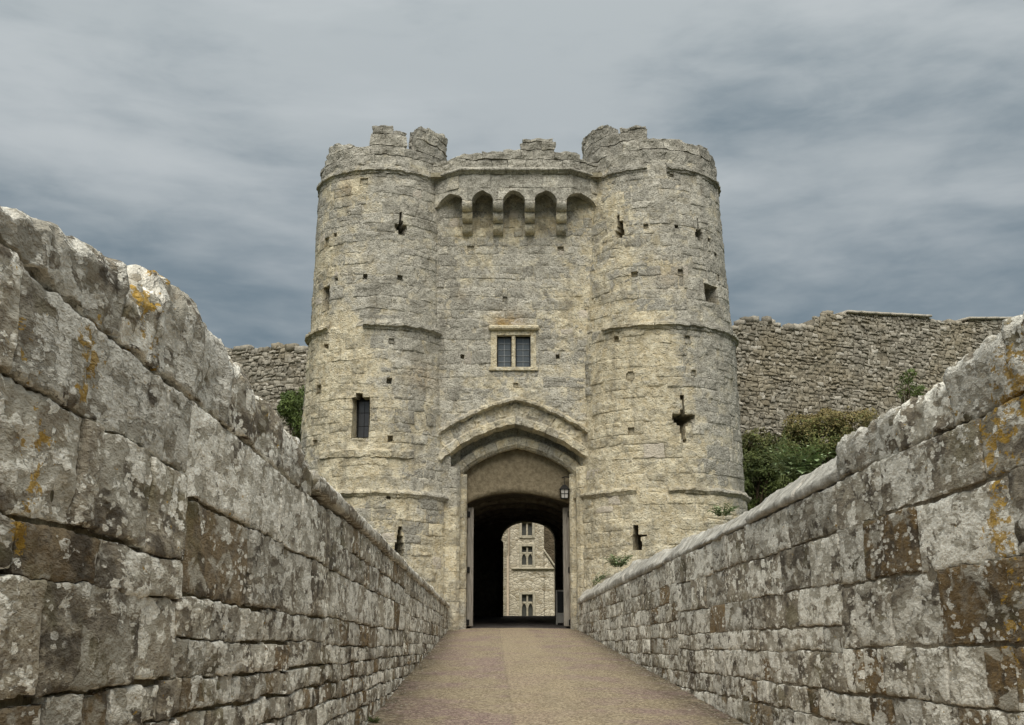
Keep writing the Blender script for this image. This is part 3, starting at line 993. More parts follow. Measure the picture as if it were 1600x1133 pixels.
# ==================================================================== GATEHOUSE
GATE = thing('gatehouse', 'weathered limestone castle gatehouse with two round crenellated towers and a pointed entrance arch', 'gatehouse')
TL = Drum(-4.40, YT, [(-4, 2.72), (5.9, 2.62), (6.2, 2.56), (7.8, 2.50), (11.3, 2.37), (11.5, 2.33), (16.0, 2.26), (16.6, 2.22), (18.0, 2.14), (20, 2.14)])
TR = Drum(4.75, YT, [(-4, 2.92), (5.9, 2.82), (6.2, 2.76), (11.2, 2.66), (11.4, 2.60), (16.0, 2.37), (16.6, 2.33), (18.0, 2.25), (20, 2.25)])
CW = Plane(-3.2, YW, 3.6, YW)      # s = x + 3.2
WARM_PX = [(500, 400, 45, .9), (498, 520, 50, .9), (530, 600, 60, .9), (545, 700, 60, .9), (560, 300, 26, .8), (520, 310, 30, .5), (540, 560, 45, .8), (620, 700, 40, .3),
           (715, 350, 22, .7), (755, 345, 22, .8), (805, 345, 22, .8), (852, 345, 22, .8), (745, 390, 40, .4), (880, 480, 40, .45), (940, 330, 40, .6), (970, 390, 50, .5),
           (940, 470, 50, .6), (965, 600, 60, 1.0), (1000, 680, 60, 1.0), (950, 720, 50, 1.0), (950, 800, 60, 1.0), (1040, 720, 50, .7), (1010, 800, 60, .8), (930, 870, 60, .9),
           (1000, 540, 50, .9), (1030, 600, 40, .6), (715, 830, 35, .9), (700, 900, 40, .5), (900, 850, 30, .9), (600, 790, 60, .5), (660, 870, 50, .4), (560, 760, 40, .6), (800, 590, 60, .35),
           (650, 650, 40, .3), (500, 650, 40, .7), (1100, 800, 60, .5), (1070, 860, 60, .5)]
WARM = []
for px, py, rp, am in WARM_PX:
    x_, z_ = ph(px, py, 35.6); WARM.append((x_, z_, rp / 49.0, am))
OCH = []
for px, py, rp, am in [(800, 505, 22, .8), (780, 500, 16, .5), (660, 590, 24, .35), (1040, 440, 24, .3), (540, 300, 14, .4), (720, 455, 10, .2)]:
    x_, z_ = ph(px, py, 35.6); OCH.append((x_, z_, rp / 49.0, am))


def castle_tint(q, Vv, rr_, base=-0.05):
    t = np.zeros((len(Vv), 4)); t[:, 0] = rr_.random()
    w = np.full(len(Vv), base)
    for (x_, z_, r_, a_) in WARM: w += a_ * np.exp(-((Vv[:, 0] - x_) ** 2 + (Vv[:, 2] - z_) ** 2) / (r_ * r_))
    o_ = np.zeros(len(Vv))
    for (x_, z_, r_, a_) in OCH: o_ += a_ * np.exp(-((Vv[:, 0] - x_) ** 2 + (Vv[:, 2] - z_) ** 2) / (r_ * r_))
    t[:, 1] = np.clip(w, -0.2, 0.95); t[:, 2] = np.clip(o_, 0, 1)
    t[:, 3] = -1.0 if (q is not None and rr_.random() < 0.045 and q[1] - q[0] < 0.6) else 0.0
    return t


def rows(surf, lst):
    """opening given as photograph rows (x0,x1,y0,y1)"""
    out = []
    for (x0, x1, y0, y1) in lst:
        xm = (x0 + x1) / 2; ym = (y0 + y1) / 2
        sa, _ = surf.at(x0, ym); sb, _ = surf.at(x1, ym); _, za = surf.at(xm, y1); _, zb = surf.at(xm, y0)
        out.append((sa, sb, za, zb))
    # close the stack: neighbouring rows share their border height
    for i in range(len(out) - 1):
        if abs(lst[i][3] - lst[i + 1][2]) < 0.6:
            m_ = out[i][2]; out[i + 1] = out[i + 1][:3] + (m_,)
    return out


def sq(cx_, cy_, w, h): return [(cx_ - w / 2, cx_ + w / 2, cy_ - h / 2, cy_ + h / 2)]


HOLES_L = {'putlog_hole': [sq(570, 431, 7, 7), sq(625, 432, 8, 7), sq(524, 366, 5, 6), sq(511, 378, 7, 14), sq(526, 437, 5, 5), sq(611, 532, 8, 7), sq(510, 541, 7, 7), sq(608, 594, 8, 10),
                           sq(498, 608, 6, 12), sq(610, 684, 8, 9), sq(493, 691, 8, 9), sq(568, 283, 12, 9)],
           'arrow_slit': [[(624.5, 628.5, 331, 345), (623.5, 630, 345, 351), (617, 636, 351, 357), (619, 634, 357, 361), (622, 632, 361, 367)],
                          [(622.5, 628, 824, 829), (621.5, 627, 829, 838), (620, 629, 838, 848), (617, 631, 848, 858), (616, 632, 858, 868)]],
           'window_opening': [sq(510, 467, 11, 36)],
           'deep_window': [[(557, 567, 613, 620), (550, 577, 620, 683)]],
           'weep_hole': [sq(607, 776, 7, 6)]}
HOLES_R = {'putlog_hole': [sq(1008, 353, 8, 6), sq(1058, 354, 6, 5), sq(991, 429, 11, 8), sq(1063, 426, 8, 9), sq(964, 530, 8, 8), sq(1074, 528, 9, 6), [(980, 989, 580, 582.5), (978, 991, 582.5, 591), (981, 989, 591, 594)],
                           sq(987, 673, 10, 11), sq(1084, 583, 7, 8), sq(1108, 375, 5, 6), sq(1118, 399, 4, 5), [(1041, 1046, 264, 272), (1042, 1052, 272, 276)], sq(1122, 433, 3, 8)],
           'arrow_slit': [[(964.5, 968.5, 336, 346), (965.5, 974, 346, 353), (964, 974, 353, 360), (961, 975, 360, 368), (964, 972, 368, 372)],
                          [(1089, 1091.5, 342, 358), (1087, 1095, 358, 362), (1086, 1097, 362, 371), (1089, 1095, 371, 375)],
                          [(1061.5, 1068, 617, 624), (1065, 1068, 624, 640), (1061.5, 1068.5, 640, 647), (1050, 1084, 647, 655), (1052, 1080, 655, 660), (1057, 1074, 660, 665), (1062, 1070.5, 665, 676), (1065, 1070.5, 676, 685), (1067, 1073, 685, 690)],
                          [(990.5, 998.5, 820, 827), (991, 999, 827, 835), (990, 1013, 835, 838), (990, 1003, 838, 846), (990, 1005, 846, 860)]],
           'window_opening': [sq(1111, 459, 20, 28)],
           'weep_hole': [sq(987, 770, 7, 6)]}
HOLES_C = {'putlog_hole': [sq(735, 387, 10, 8), sq(876, 388, 10, 7), sq(788.5, 467, 7, 7), sq(723, 557, 6, 6), sq(872, 556, 6, 6), sq(806, 602, 8, 7)]}
DEPTHS = {'putlog_hole': 0.15, 'arrow_slit': 1.6, 'window_opening': 0.5, 'deep_window': 0.8, 'weep_hole': 0.2, }


def all_rects(surf, H):
    res_ = {}
    for k, L in H.items(): res_[k] = [rows(surf, l) for l in L]
    return res_


def flatten(H): return [q for L in H.values() for l in L for q in l]


HL, HR, HC = all_rects(TL, HOLES_L), all_rects(TR, HOLES_R), all_rects(CW, HOLES_C)
WAMP = 0.045

# arch curves (x, z) in the plane of the front wall ------------------------------
def curve(pts, Y, n=60):
    P = np.array([ph(px, py, Y) for px, py in pts]); t = np.concatenate([[0], np.cumsum(np.linalg.norm(np.diff(P, axis=0), axis=1))])
    u = np.linspace(0, t[-1], n)
    # Catmull-Rom through the measured points, kept sharp at the apex
    return np.stack([np.interp(u, t, P[:, 0]), np.interp(u, t, P[:, 1])], -1)


def round_half(a, apex, bulge, n=24):
    """one side of a pointed arch: springing a, apex, mid-point pushed out by bulge"""
    a = np.array(a); b = np.array(apex); t = np.linspace(0, 1, n)[:, None]
    d = b - a; nrm = np.array([-d[1], d[0]]); nrm = nrm / np.linalg.norm(nrm)
    if nrm[1] < 0: nrm = -nrm
    m_ = a + 0.40 * d + nrm * bulge * 2
    return (1 - t) ** 2 * a + 2 * t * (1 - t) * m_ + t ** 2 * b


def pointed(l, ap, r_, Y, bl, br):
    A = round_half(ph(*l, Y), ph(*ap, Y), bl); B = round_half(ph(*r_, Y), ph(*ap, Y), br)
    return np.concatenate([A, B[::-1][1:]])


C_HOOD = pointed((670, 694), (806, 627), (934, 694), YW, 0.20, 0.20)      # underside of the hood mould
C_ONE = pointed((690, 724), (803, 665), (921, 724), YW, 0.20, 0.19)       # soffit edge of the outer order
C_TWO = pointed((717, 745), (808, 698), (901, 745), YW + 0.35, 0.17, 0.17)


def arc_fn(curve_, y0):
    """sweep map along a curve: u = arc length, a = outward offset, b = depth towards the passage"""
    seg = np.linalg.norm(np.diff(curve_, axis=0), axis=1); cum = np.concatenate([[0], np.cumsum(seg)])
    tan = np.gradient(curve_, axis=0); tan /= np.linalg.norm(tan, axis=1)[:, None]
    nor = np.stack([-tan[:, 1], tan[:, 0]], -1)
    # smooth the kink at the apex so neighbouring stones stay whole
    k = np.ones(5) / 5; nor = np.stack([np.convolve(np.pad(nor[:, i], 2, mode='edge'), k, 'valid') for i in (0, 1)], -1)

    def fn(u, a, b):
        x = np.interp(u, cum, curve_[:, 0]) + a * np.interp(u, cum, nor[:, 0])
        z = np.interp(u, cum, curve_[:, 1]) + a * np.interp(u, cum, nor[:, 1])
        return np.stack([x, y0 + b, z], -1)
    return fn, cum[-1]


# openings of the front wall: everything under the hood, plus the two-light window
ARCH_CUT = []
xs_, zs_ = C_HOOD[:, 0], C_HOOD[:, 1]
zz_ = np.linspace(zs_.min(), zs_.max() + 0.03, 12)
half = len(C_HOOD) // 2
for a, b in zip(zz_[:-1], zz_[1:]):
    zm = (a + b) / 2
    xl_ = np.interp(zm, zs_[:half + 1], xs_[:half + 1]); xr_ = np.interp(zm, zs_[half:][::-1], xs_[half:][::-1])
    ARCH_CUT.append((xl_ + 3.2, xr_ + 3.2, a, b))
ARCH_CUT.append((-1.95 + 3.2, 2.35 + 3.2, -4.0, zz_[0]))
wx0, wz1 = ph(769, 517, YW); wx1, wz0 = ph(836, 577, YW)
WIN_CUT = [(wx0 + 3.2, wx1 + 3.2, wz0, wz1)]
HC_ALL = flatten(HC) + ARCH_CUT + WIN_CUT


def course_lines(z0, z1, lo, hi, seed):
    r = random.Random(seed); z = [z0]
    while z[-1] < z1 - 0.15: z.append(z[-1] + r.uniform(lo, hi))
    z[-1] = z1
    return z


Z_LOW_L = TL.at(600, 771)[1]; Z_LOW_R = TR.at(1040, 766)[1]
Z_MID_L = TL.at(590, 507)[1]; Z_MID_R = TR.at(1025, 507)[1]
Z_TOP_L = TL.at(600, 265)[1]; Z_TOP_R = TR.at(1000, 264)[1]
stones = []
CAMP = [(1.1, 0.020), (3.2, 0.012), (8, 0.013), (18, 0.009)]
for surf, H, zl, zm, zt, sd in ((TL, HL, Z_LOW_L, Z_MID_L, Z_TOP_L, 21), (TR, HR, Z_LOW_R, Z_MID_R, Z_TOP_R, 22)):
    zs = course_lines(0.6, zl - 0.06, 0.30, 0.48, sd) + course_lines(zl + 0.06, zm - 0.06, 0.28, 0.48, sd + 1) + course_lines(zm + 0.06, zt - 0.06, 0.28, 0.46, sd + 2)
    lim = math.radians(118) * 2.5
    rc_ = cut(courses(zs, -lim, lim, 0.24, 0.68, 0.0, sd), flatten(H), 0.02)
    vis = []
    for q in rc_:
        p = surf.pos((q[0] + q[1]) / 2, (q[2] + q[3]) / 2, 0.0)
        if p[1] > YT + 1.6: continue
        vis.append(q)
    stones += build_stones(surf, vis, 0.06, 0.010, 0.016, 0.07, CAMP, WAMP, sd, castle_tint, (-0.004, 0.022), 0.28, 0.02, 1.0, 0.2, 0.05)
zs = course_lines(1.2, 15.9, 0.27, 0.46, 33)
rc_ = cut(courses(zs, 0.75, 6.15, 0.22, 0.62, 0.0, 34), HC_ALL, 0.02)
vis = []
for q in rc_:
    ok = False
    for s_ in (q[0], q[1]):
        p = CW.pos(s_, (q[2] + q[3]) / 2, 0.0)
        if all((p[0] - T_.c[0]) ** 2 + (p[1] - T_.c[1]) ** 2 > (T_.r(p[2]) - 0.1) ** 2 for T_ in (TL, TR)): ok = True
    if ok: vis.append(q)
stones += build_stones(CW, vis, 0.06, 0.010, 0.016, 0.07, CAMP, WAMP, 35, castle_tint, (-0.004, 0.020), 0.22, 0.02, 1.0, 0.2, 0.05)


def seen(st):
    c = st[0].mean(0)
    w = 1.0
    for T_ in (TL, TR):
        dx, dy = c[0] - T_.c[0], c[1] - T_.c[1]
        if abs(math.hypot(dx, dy) - T_.r(c[2])) < 0.25: w = max(0.05, -(dx * c[0] + dy * c[1]) / (math.hypot(dx, dy) * math.hypot(c[0], c[1])))
    if c[2] < 3.2 and abs(c[0]) > 2.2: w *= 0.05
    return st[3] * w


emit(stones, 'stone', GATE, M_CASTLE, 300, seen)

# mortar skin behind the stones
sp = Soup()
for surf, H, sd in ((TL, HL, 21), (TR, HR, 22)):
    lim = math.pi * 2.5
    V, Fc = core_sheet(surf, -lim, lim, -3.5, 17.0, flatten(H), 0.14, 0.14, 0.0, WAMP, sd, None, CAMP); t = castle_tint(None, V, random.Random(2), 0.05); t[:, 3] = 0.15; sp.add(V, Fc, t)
V, Fc = core_sheet(CW, 0.6, 6.3, 0.0, 16.2, HC_ALL, 0.12, 0.12, 0.0, WAMP, 35, None, CAMP); t = castle_tint(None, V, random.Random(2), 0.05); t[:, 3] = 0.15; sp.add(V, Fc, t)
sp.build('mortar_core', M_CASTLE, GATE)

# openings
hole_r = random.Random(12)
for surf, H, sd in ((TL, HL, 21), (TR, HR, 22), (CW, HC, 35)):
    for k, L in H.items():
        for l in L:
            V, Fc = recess(surf, l, DEPTHS[k] if k != 'putlog_hole' else hole_r.choice((0.05, 0.08, 0.12, 0.2)), WAMP, sd, 0.012)
            t = castle_tint(None, V, random.Random(1), 0.35 if k in ('putlog_hole', 'weep_hole') else 0.3)
            make(k, V, Fc, M_CASTLE, GATE, t, smooth=False)
# leaded glass set back in the narrow windows of the left tower
for l, dd, nm in ((HL['deep_window'][0][1], 0.50, 'narrow_window'), (HL['window_opening'][0][0], 0.30, 'narrow_window')):
    s0, s1, z0, z1 = l
    s0 += 0.02
    A, B = TL.pos(s0, z0, -dd), TL.pos(s1, z0, -dd)
    fr = Soup(); ctr = (A + B) / 2; tv = (B - A)[:2]; wv = np.linalg.norm(tv); tv /= wv; nv_ = np.array([tv[1], -tv[0]])

    def pane_box(u0, u1, za, zb, t0, t1):
        Vb, Fb = box(u0, u1, t0, t1, za, zb)
        out = Vb.copy(); out[:, 0] = ctr[0] + tv[0] * Vb[:, 0] + nv_[0] * Vb[:, 1]; out[:, 1] = ctr[1] + tv[1] * Vb[:, 0] + nv_[1] * Vb[:, 1]
        return out, Fb
    h_ = wv / 2 + 0.04
    for (u0, u1, za, zb) in ((-h_, -h_ + 0.07, z0, z1), (h_ - 0.07, h_, z0, z1), (-h_ + 0.07, h_ - 0.07, z0, z0 + 0.06), (-h_ + 0.07, h_ - 0.07, z1 - 0.06, z1)):
        fr.add(*pane_box(u0, u1, za, zb, -0.02, 0.04))
    w_ = fr.build(nm, M_IRON, GATE, False)
    Vp, Fp = pane_box(-h_ + 0.05, h_ - 0.05, z0 + 0.04, z1 - 0.04, 0.0, 0.012); make('pane', Vp, Fp, M_GLASS_D, w_, smooth=False)
    bars = Soup()
    bars.add(*pane_box(-0.008, 0.008, z0 + 0.05, z1 - 0.05, 0.012, 0.02))
    for k in range(1, 3):
        zc = z0 + (z1 - z0) * k / 3; bars.add(*pane_box(-h_ + 0.05, h_ - 0.05, zc - 0.007, zc + 0.007, 0.013, 0.021))
    bars.build('glazing_bar', M_IRON, w_, False)

# string courses: moulded stones with breaks ----------------------------------------
def string(surf, z, a0, a1, prof, seed, lost=(), sdiv=(0.4, 0.95), amp=0.034, chance=0.14):
    r = random.Random(seed); s = a0
    while s < a1:
        e = min(s + r.uniform(*sdiv), a1)
        c = (s + e) / 2
        if r.random() > chance and not any(p <= c <= q for p, q in lost) and e - s > 0.12:
            k = r.uniform(0.72, 1.1)
            fn = lambda u, a, b: surf.pos(u, z + b, a)
            V, Fc = sweep(fn, lin(s + 0.006, e - 0.006, 0.07), [(a * k if a > 0 else a, b) for a, b in prof], 0.05, amp, 4.0, seed)
            t = castle_tint(None, V, r, 0.0); t[:, 3] = 0.10
            o_ = V.mean(0); ob = make('string_course_stone', V - o_, Fc, M_CASTLE, GATE, t, False); ob.location = o_
        s = e


MOULD = [(-0.1, -0.10), (0.03, -0.10), (0.09, -0.04), (0.15, 0.0), (0.15, 0.05), (0.03, 0.13), (-0.1, 0.13)]
THICK = [(-0.1, -0.14), (0.04, -0.14), (0.07, -0.06), (0.16, -0.03), (0.17, 0.05), (0.06, 0.10), (0.02, 0.2), (-0.1, 0.2)]
SLIM = [(-0.1, -0.12), (0.03, -0.12), (0.05, -0.05), (0.12, -0.03), (0.125, 0.04), (0.04, 0.08), (0.02, 0.2), (-0.1, 0.2)]
LIM = math.radians(125) * 2.5
string(TL, Z_LOW_L, -LIM, LIM * 0.8, MOULD, 41, chance=0.04)
string(TR, Z_LOW_R, -LIM * 0.8, LIM, MOULD, 42, chance=0.06)
string(TL, Z_MID_L, -LIM, LIM * 0.7, THICK, 43, [(TL.at(506, 520)[0], TL.at(548, 510)[0])])
string(TR, Z_MID_R, TR.at(944, 515)[0], LIM, THICK, 44, [(TR.at(964, 515)[0], TR.at(974, 515)[0])], chance=0.0)
string(TL, Z_TOP_L, -LIM, LIM, SLIM, 45, chance=0.03)
string(TR, Z_TOP_R, -LIM, LIM, SLIM, 46, [(TR.at(1005, 262)[0], TR.at(1045, 265)[0])], chance=0.03)
zb_ = TL.at(580, 707)[1]
string(TL, zb_, TL.at(500, 715)[0], TL.at(650, 708)[0], [(-0.1, -0.13), (0.05, -0.13), (0.06, 0.06), (0.0, 0.12), (-0.1, 0.12)], 47, chance=0.0)

# battlements -------------------------------------------------------------------------
def battlement(surf, z0, prof, a0, a1, seed, depth=0.45, hmin=0.30, hmax=0.50, amp=0.055):
    """ragged stack of blocks under the skyline profile [(s,z)]"""
    r = random.Random(seed); ps = [p[0] for p in prof]; pz = [p[1] for p in prof]; z = z0; zmax = max(pz)
    while z < zmax:
        h = r.uniform(hmin, hmax); s = a0 - r.uniform(0, 0.6)
        while s < a1:
            w = r.uniform(0.4, 1.0); e = s + w
            lo, hi = max(s, a0), min(e, a1)
            # split where the skyline drops inside this block
            grid = np.linspace(lo, hi, 14)
            if hi - lo > 0.06:
                tops = np.interp(grid, ps, pz); run = []
                for i, g in enumerate(grid):
                    if tops[i] > z + 0.07: run.append(g)
                    if (tops[i] <= z + 0.07 or i == 13) and run:
                        if run[-1] - run[0] > 0.09:
                            zt_ = min(z + h, float(np.interp(np.linspace(run[0], run[-1], 6), ps, pz).mean()))
                            g_ = 0.006; k = r.uniform(-0.02, 0.03)
                            fn = lambda u, a, b: surf.pos(u, b, a)
                            V, Fc = sweep(fn, lin(run[0] + g_, run[-1] - g_, 0.07), [(-depth, z + 0.004), (k, z + 0.004), (k, zt_ - 0.03), (k - 0.04, zt_), (-depth, zt_)], 0.08, amp, 2.8, seed)
                            t = castle_tint(None, V, r, -0.12); t[:, 3] = r.uniform(0.05, 0.25)
                            o_ = V.mean(0); ob = make('battlement_stone', V - o_, Fc, M_CASTLE, GATE, t, False); ob.location = o_
                        run = []
            s = e
        z += h


def sky_prof(surf, pts):
    out = [surf.at(px, py) for px, py in pts]
    for i in range(1, len(out)):
        if out[i][0] <= out[i - 1][0]: out[i] = (out[i - 1][0] + 0.004, out[i][1])
    return out


SL = sky_prof(TL, [(512, 240), (516, 228), (528, 222), (540, 229), (577, 226), (579, 207), (584, 194), (614, 192), (617, 203), (635, 209), (637, 231), (648, 232), (650, 202), (668, 198), (671, 206), (692, 210)])
SR = sky_prof(TR, [(914, 212), (935, 199), (954, 193), (955, 219), (967, 220), (969, 200), (1010, 197), (1013, 214), (1060, 217), (1080, 226), (1095, 230), (1106, 230), (1110, 240)])
zl_, zr_ = SL[0][1], SR[0][1]
SL = [(-9, 17.3), (SL[0][0] - 0.5, 17.3)] + SL + [(SL[-1][0] + 0.5, SL[-1][1]), (SL[-1][0] + 0.75, 17.3), (9, 17.3)]
SR = [(-9, 17.6), (SR[0][0] - 0.9, 17.6), (SR[0][0] - 0.6, SR[0][1] - 0.1)] + SR + [(SR[-1][0] + 0.4, SR[-1][1] - 0.2), (9, 17.2)]
battlement(TL, Z_TOP_L + 0.2, SL, -math.radians(150) * 2.5, math.radians(150) * 2.5, 51)
battlement(TR, Z_TOP_R + 0.2, SR, -math.radians(150) * 2.5, math.radians(150) * 2.5, 52)

# machicolation between the towers ----------------------------------------------------------
YM = YW - 0.75
mx0, _ = ph(722, 300, YM); mx1, _ = ph(892, 300, YM)
MA = Poly([(-2.75, YW + 0.05), (mx0, YM), (mx1, YM), (3.1, YW + 0.05)])
cl_ = MA.cum[1]
corb = []
for px in (729.5, 778, 828, 878):
    x_, _ = ph(px, 335, YM); corb.append((x_, x_ - mx0 + cl_))
_, z_spring = ph(800, 312, YM); _, z_apex = ph(800, 297, YM); _, z_str = ph(800, 272, YM); _, z_c0 = ph(800, 364, YM + 0.5); _, z_c1 = ph(800, 313, YM)
HW = 0.165


def z_under(s):
    cuts = [0.215] + [c[1] for c in corb] + [MA.len - 0.215]
    for a, b in zip(cuts[:-1], cuts[1:]):
        if a + HW < s < b - HW:
            t = (s - a - HW) / (b - a - 2 * HW); k = abs(2 * t - 1)
            return z_spring + (z_apex - z_spring) * (0.62 * math.sqrt(max(0, 1 - k ** 2.4)) + 0.38 * (1 - k))
    return z_spring


mr = random.Random(62)
z_cut = z_apex + 0.09
cuts = [0.0] + [c[1] for c in corb] + [MA.len]
for a, b in zip(cuts[:-1], cuts[1:]):                      # one arch stone from corbel to corbel
    ss = np.unique(np.concatenate([np.arange(a + 0.004, b - 0.004, 0.035), [b - 0.004]] + [[q for q in (c[1] - HW - 0.002, c[1] - HW + 0.002, c[1] + HW - 0.002, c[1] + HW + 0.002) if a < q < b] for c in corb]))
    zu = np.array([z_under(s_) for s_ in ss]); levels = 6; V = []
    for i, s_ in enumerate(ss):
        for t in np.linspace(0, 1, levels): V.append(MA.pos(s_, zu[i] + (z_cut - zu[i]) * t, 0.0))
        V.append(MA.pos(s_, z_cut, -0.34)); V.append(MA.pos(s_, zu[i], -0.34))
    m_ = levels + 2; V = np.array(V).reshape(-1, 3); Fc = []
    for i in range(len(ss) - 1):
        for j in range(m_): Fc.append((i * m_ + j, (i + 1) * m_ + j, (i + 1) * m_ + (j + 1) % m_, i * m_ + (j + 1) % m_))
    Fc += [tuple(range(m_)), tuple((len(ss) - 1) * m_ + j for j in range(m_))]
    for k, o_ in enumerate((0, 30, 60)): V[:, k] += 0.022 * fbm(V * 3.5 + o_, 3)
    make('machicolation_arch', V, Fc, M_CASTLE, GATE, castle_tint(None, V, mr, -0.1), False)
s_ = 0.0
while s_ < MA.len - 0.05:                                   # course of blocks above the arches
    e = min(s_ + mr.uniform(0.4, 0.8), MA.len); us = np.unique(np.concatenate([lin(s_ + 0.005, e - 0.005, 0.08), [c for c in MA.cum if s_ < c < e]])); k = mr.uniform(-0.02, 0.02)
    V, Fc = sweep(lambda u, a, b: MA.pos(u, b, a), us, [(-0.34, z_cut + 0.008), (k, z_cut + 0.008), (k, z_str - 0.004), (-0.34, z_str - 0.004)], 0.07, 0.025, 3.5, 4)
    make('stone_course_block', V, Fc, M_CASTLE, GATE, castle_tint(None, V, mr, -0.1), False); s_ = e
string_m = [(s, min(s + 0.7, MA.len)) for s in np.arange(0, MA.len, 0.7)]
r = random.Random(61)
for a, b in string_m:
    fn = lambda u, p_, q_: MA.pos(u, z_str + q_, p_)
    us = np.unique(np.concatenate([lin(a + 0.005, b - 0.005, 0.08), [c for c in MA.cum if a < c < b]]))
    V, Fc = sweep(fn, us, [(-0.3, 0.0), (0.03, 0.0), (0.06, 0.06), (0.15, 0.09), (0.15, 0.15), (0.05, 0.22), (-0.3, 0.22)], 0.06, 0.018, 4, 2)
    make('string_course_stone', V, Fc, M_CASTLE, GATE, castle_tint(None, V, r, -0.1))
# battlement above it
cp = [(700, 241), (712, 241), (724, 244), (735, 238), (774, 236), (784, 240), (790, 232), (814, 231), (816, 217), (840, 215), (866, 218), (869, 235), (880, 236), (905, 244)]
SC = []
for px, py in cp:
    x_, z_ = ph(px, py, YM); SC.append((x_ - mx0 + cl_, z_))
SC = [(-1, SC[0][1])] + SC + [(MA.len + 1, SC[-1][1])]
battlement(MA, z_str + 0.22, SC, 0.0, MA.len, 53, 0.4, 0.24, 0.36, 0.06)
# floor of the wall-walk
V, Fc = box(-2.7, 3.0, YM + 0.35, YT + 0.5, z_str + 0.05, z_str + 0.2); make('wall_walk', V, Fc, M_MORT_C, GATE, (0.5, 0, 0, 0), False)
# corbels: three rounded tiers each
th_ = (z_c1 - z_c0) / 3.0
for x_, s_ in corb:
    root = None
    for k in range(3):
        d1 = 0.28 + 0.235 * k; za = z_c0 + th_ * k + 0.006; zb = z_c0 + th_ * (k + 1) - 0.006
        prof = [(-0.2, za), (d1 - 0.22, za)] + [(d1 - 0.22 + 0.22 * math.sin(t), za + 0.26 - 0.26 * math.cos(t)) for t in np.linspace(0.15, math.pi / 2, 6)] + [(d1, zb), (-0.2, zb)]
        prof = [(a, min(b, zb)) for a, b in prof]
        fn = lambda u, a, b: np.stack([u, YW - a, b], -1)
        V, Fc = sweep(fn, lin(x_ - HW, x_ + HW, 0.06), prof, 0.06, 0.012, 5, k)
        t = castle_tint(None, V, r, 0.05); o_ = make('corbel', V, Fc, M_CASTLE, GATE if root is None else root, t)
        if root is None: root = o_
    V, Fc = sweep(lambda u, a, b: np.stack([u, YW - a, b], -1), lin(x_ - HW + 0.01, x_ + HW - 0.01, 0.08), [(-0.2, z_c1), (0.74, z_c1), (0.74, z_spring + 0.02), (-0.2, z_spring + 0.02)], 0.1, 0.008, 5, 1)
    make('corbel_head', V, Fc, M_CASTLE, root, castle_tint(None, V, r, -0.05))

# two-light window ---------------------------------------------------------------------------
WN = Soup(); yq = YW
px_w = lambda px, py: ph(px, py, YW)
def wbox(sp_, xa, ya, xb, yb, d0, d1, b=0.012):
    x0, z1 = ph(xa, ya, YW); x1, z0 = ph(xb, yb, YW)
    V, Fc = bevel_box(x0, x1, YW - d1, YW - d0, z0, z1, b); sp_.add(V, Fc, (0.7, 0.85, 0, 0))
wbox(WN, 767, 516.5, 776.3, 577, -0.3, 0.03); wbox(WN, 829, 516.5, 838, 577, -0.3, 0.03)
wbox(WN, 776.3, 516.5, 829, 524, -0.3, 0.025); wbox(WN, 764, 574, 841, 579.5, -0.3, 0.07)
win = WN.build('window', M_CASTLE, GATE, False)
sp = Soup(); wbox(sp, 799.4, 524, 805.5, 574, -0.22, 0.0, 0.03); sp.build('mullion', M_CASTLE, win, False)
sp = Soup(); wbox(sp, 763.5, 509.5, 842, 516.5, -0.2, 0.16, 0.04); sp.build('hood_mould', M_CASTLE, win, False)
for xa, xb in ((776.3, 799.4), (805.5, 829)):
    sp = Soup(); wbox(sp, xa, 524, xb, 574, -0.24, -0.225, 0.002); pane = sp.build('pane', M_GLASS, win, False)
    sp = Soup(); e_ = 1.6
    wbox(sp, xa, 524, xa + e_, 574, -0.222, -0.17, 0.004); wbox(sp, xb - e_, 524, xb, 574, -0.222, -0.17, 0.004)
    wbox(sp, xa + e_, 524, xb - e_, 524 + e_, -0.222, -0.17, 0.004); wbox(sp, xa + e_, 574 - e_, xb - e_, 574, -0.222, -0.17, 0.004)
    sp.build('casement', M_IRON, win, False)
    sp = Soup(); xm = (xa + xb) / 2
    wbox(sp, xm - 0.35, 526, xm + 0.35, 572, -0.224, -0.205, 0.002)
    for k in range(1, 5):
        yk = 525.6 + k * 9.4; wbox(sp, xa + e_, yk - 0.3, xb - e_, yk + 0.3, -0.2245, -0.204, 0.002)
    sp.build('lead_bar', M_LEAD, win, False)

# entrance arch ----------------------------------------------------------------------------------
def voussoirs(curve_, y0, prof, n, name, base, seed, amp=0.014, dark=0.0):
    fn, L = arc_fn(curve_, y0); r = random.Random(seed); cuts = np.linspace(0, L, n + 1); cuts[1:-1] += np.array([r.uniform(-0.06, 0.06) for _ in range(n - 1)])
    cuts[n // 2] = L / 2
    for a, b in zip(cuts[:-1], cuts[1:]):
        k = r.uniform(-0.012, 0.012)
        V, Fc = sweep(fn, lin(a + 0.005, b - 0.005, 0.07), [(p, q + (k if q < 0.05 else 0)) for p, q in prof], 0.07, amp, 4.5, seed)
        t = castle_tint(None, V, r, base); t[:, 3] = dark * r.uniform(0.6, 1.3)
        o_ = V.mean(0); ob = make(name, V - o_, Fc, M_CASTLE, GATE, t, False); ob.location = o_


voussoirs(C_HOOD, YW, [(-0.02, -0.04), (0.03, -0.17), (0.10, -0.17), (0.17, -0.02), (0.15, 0.12), (-0.02, 0.12)], 14, 'hood_mould_stone', 0.35, 71, 0.035, 0.0)
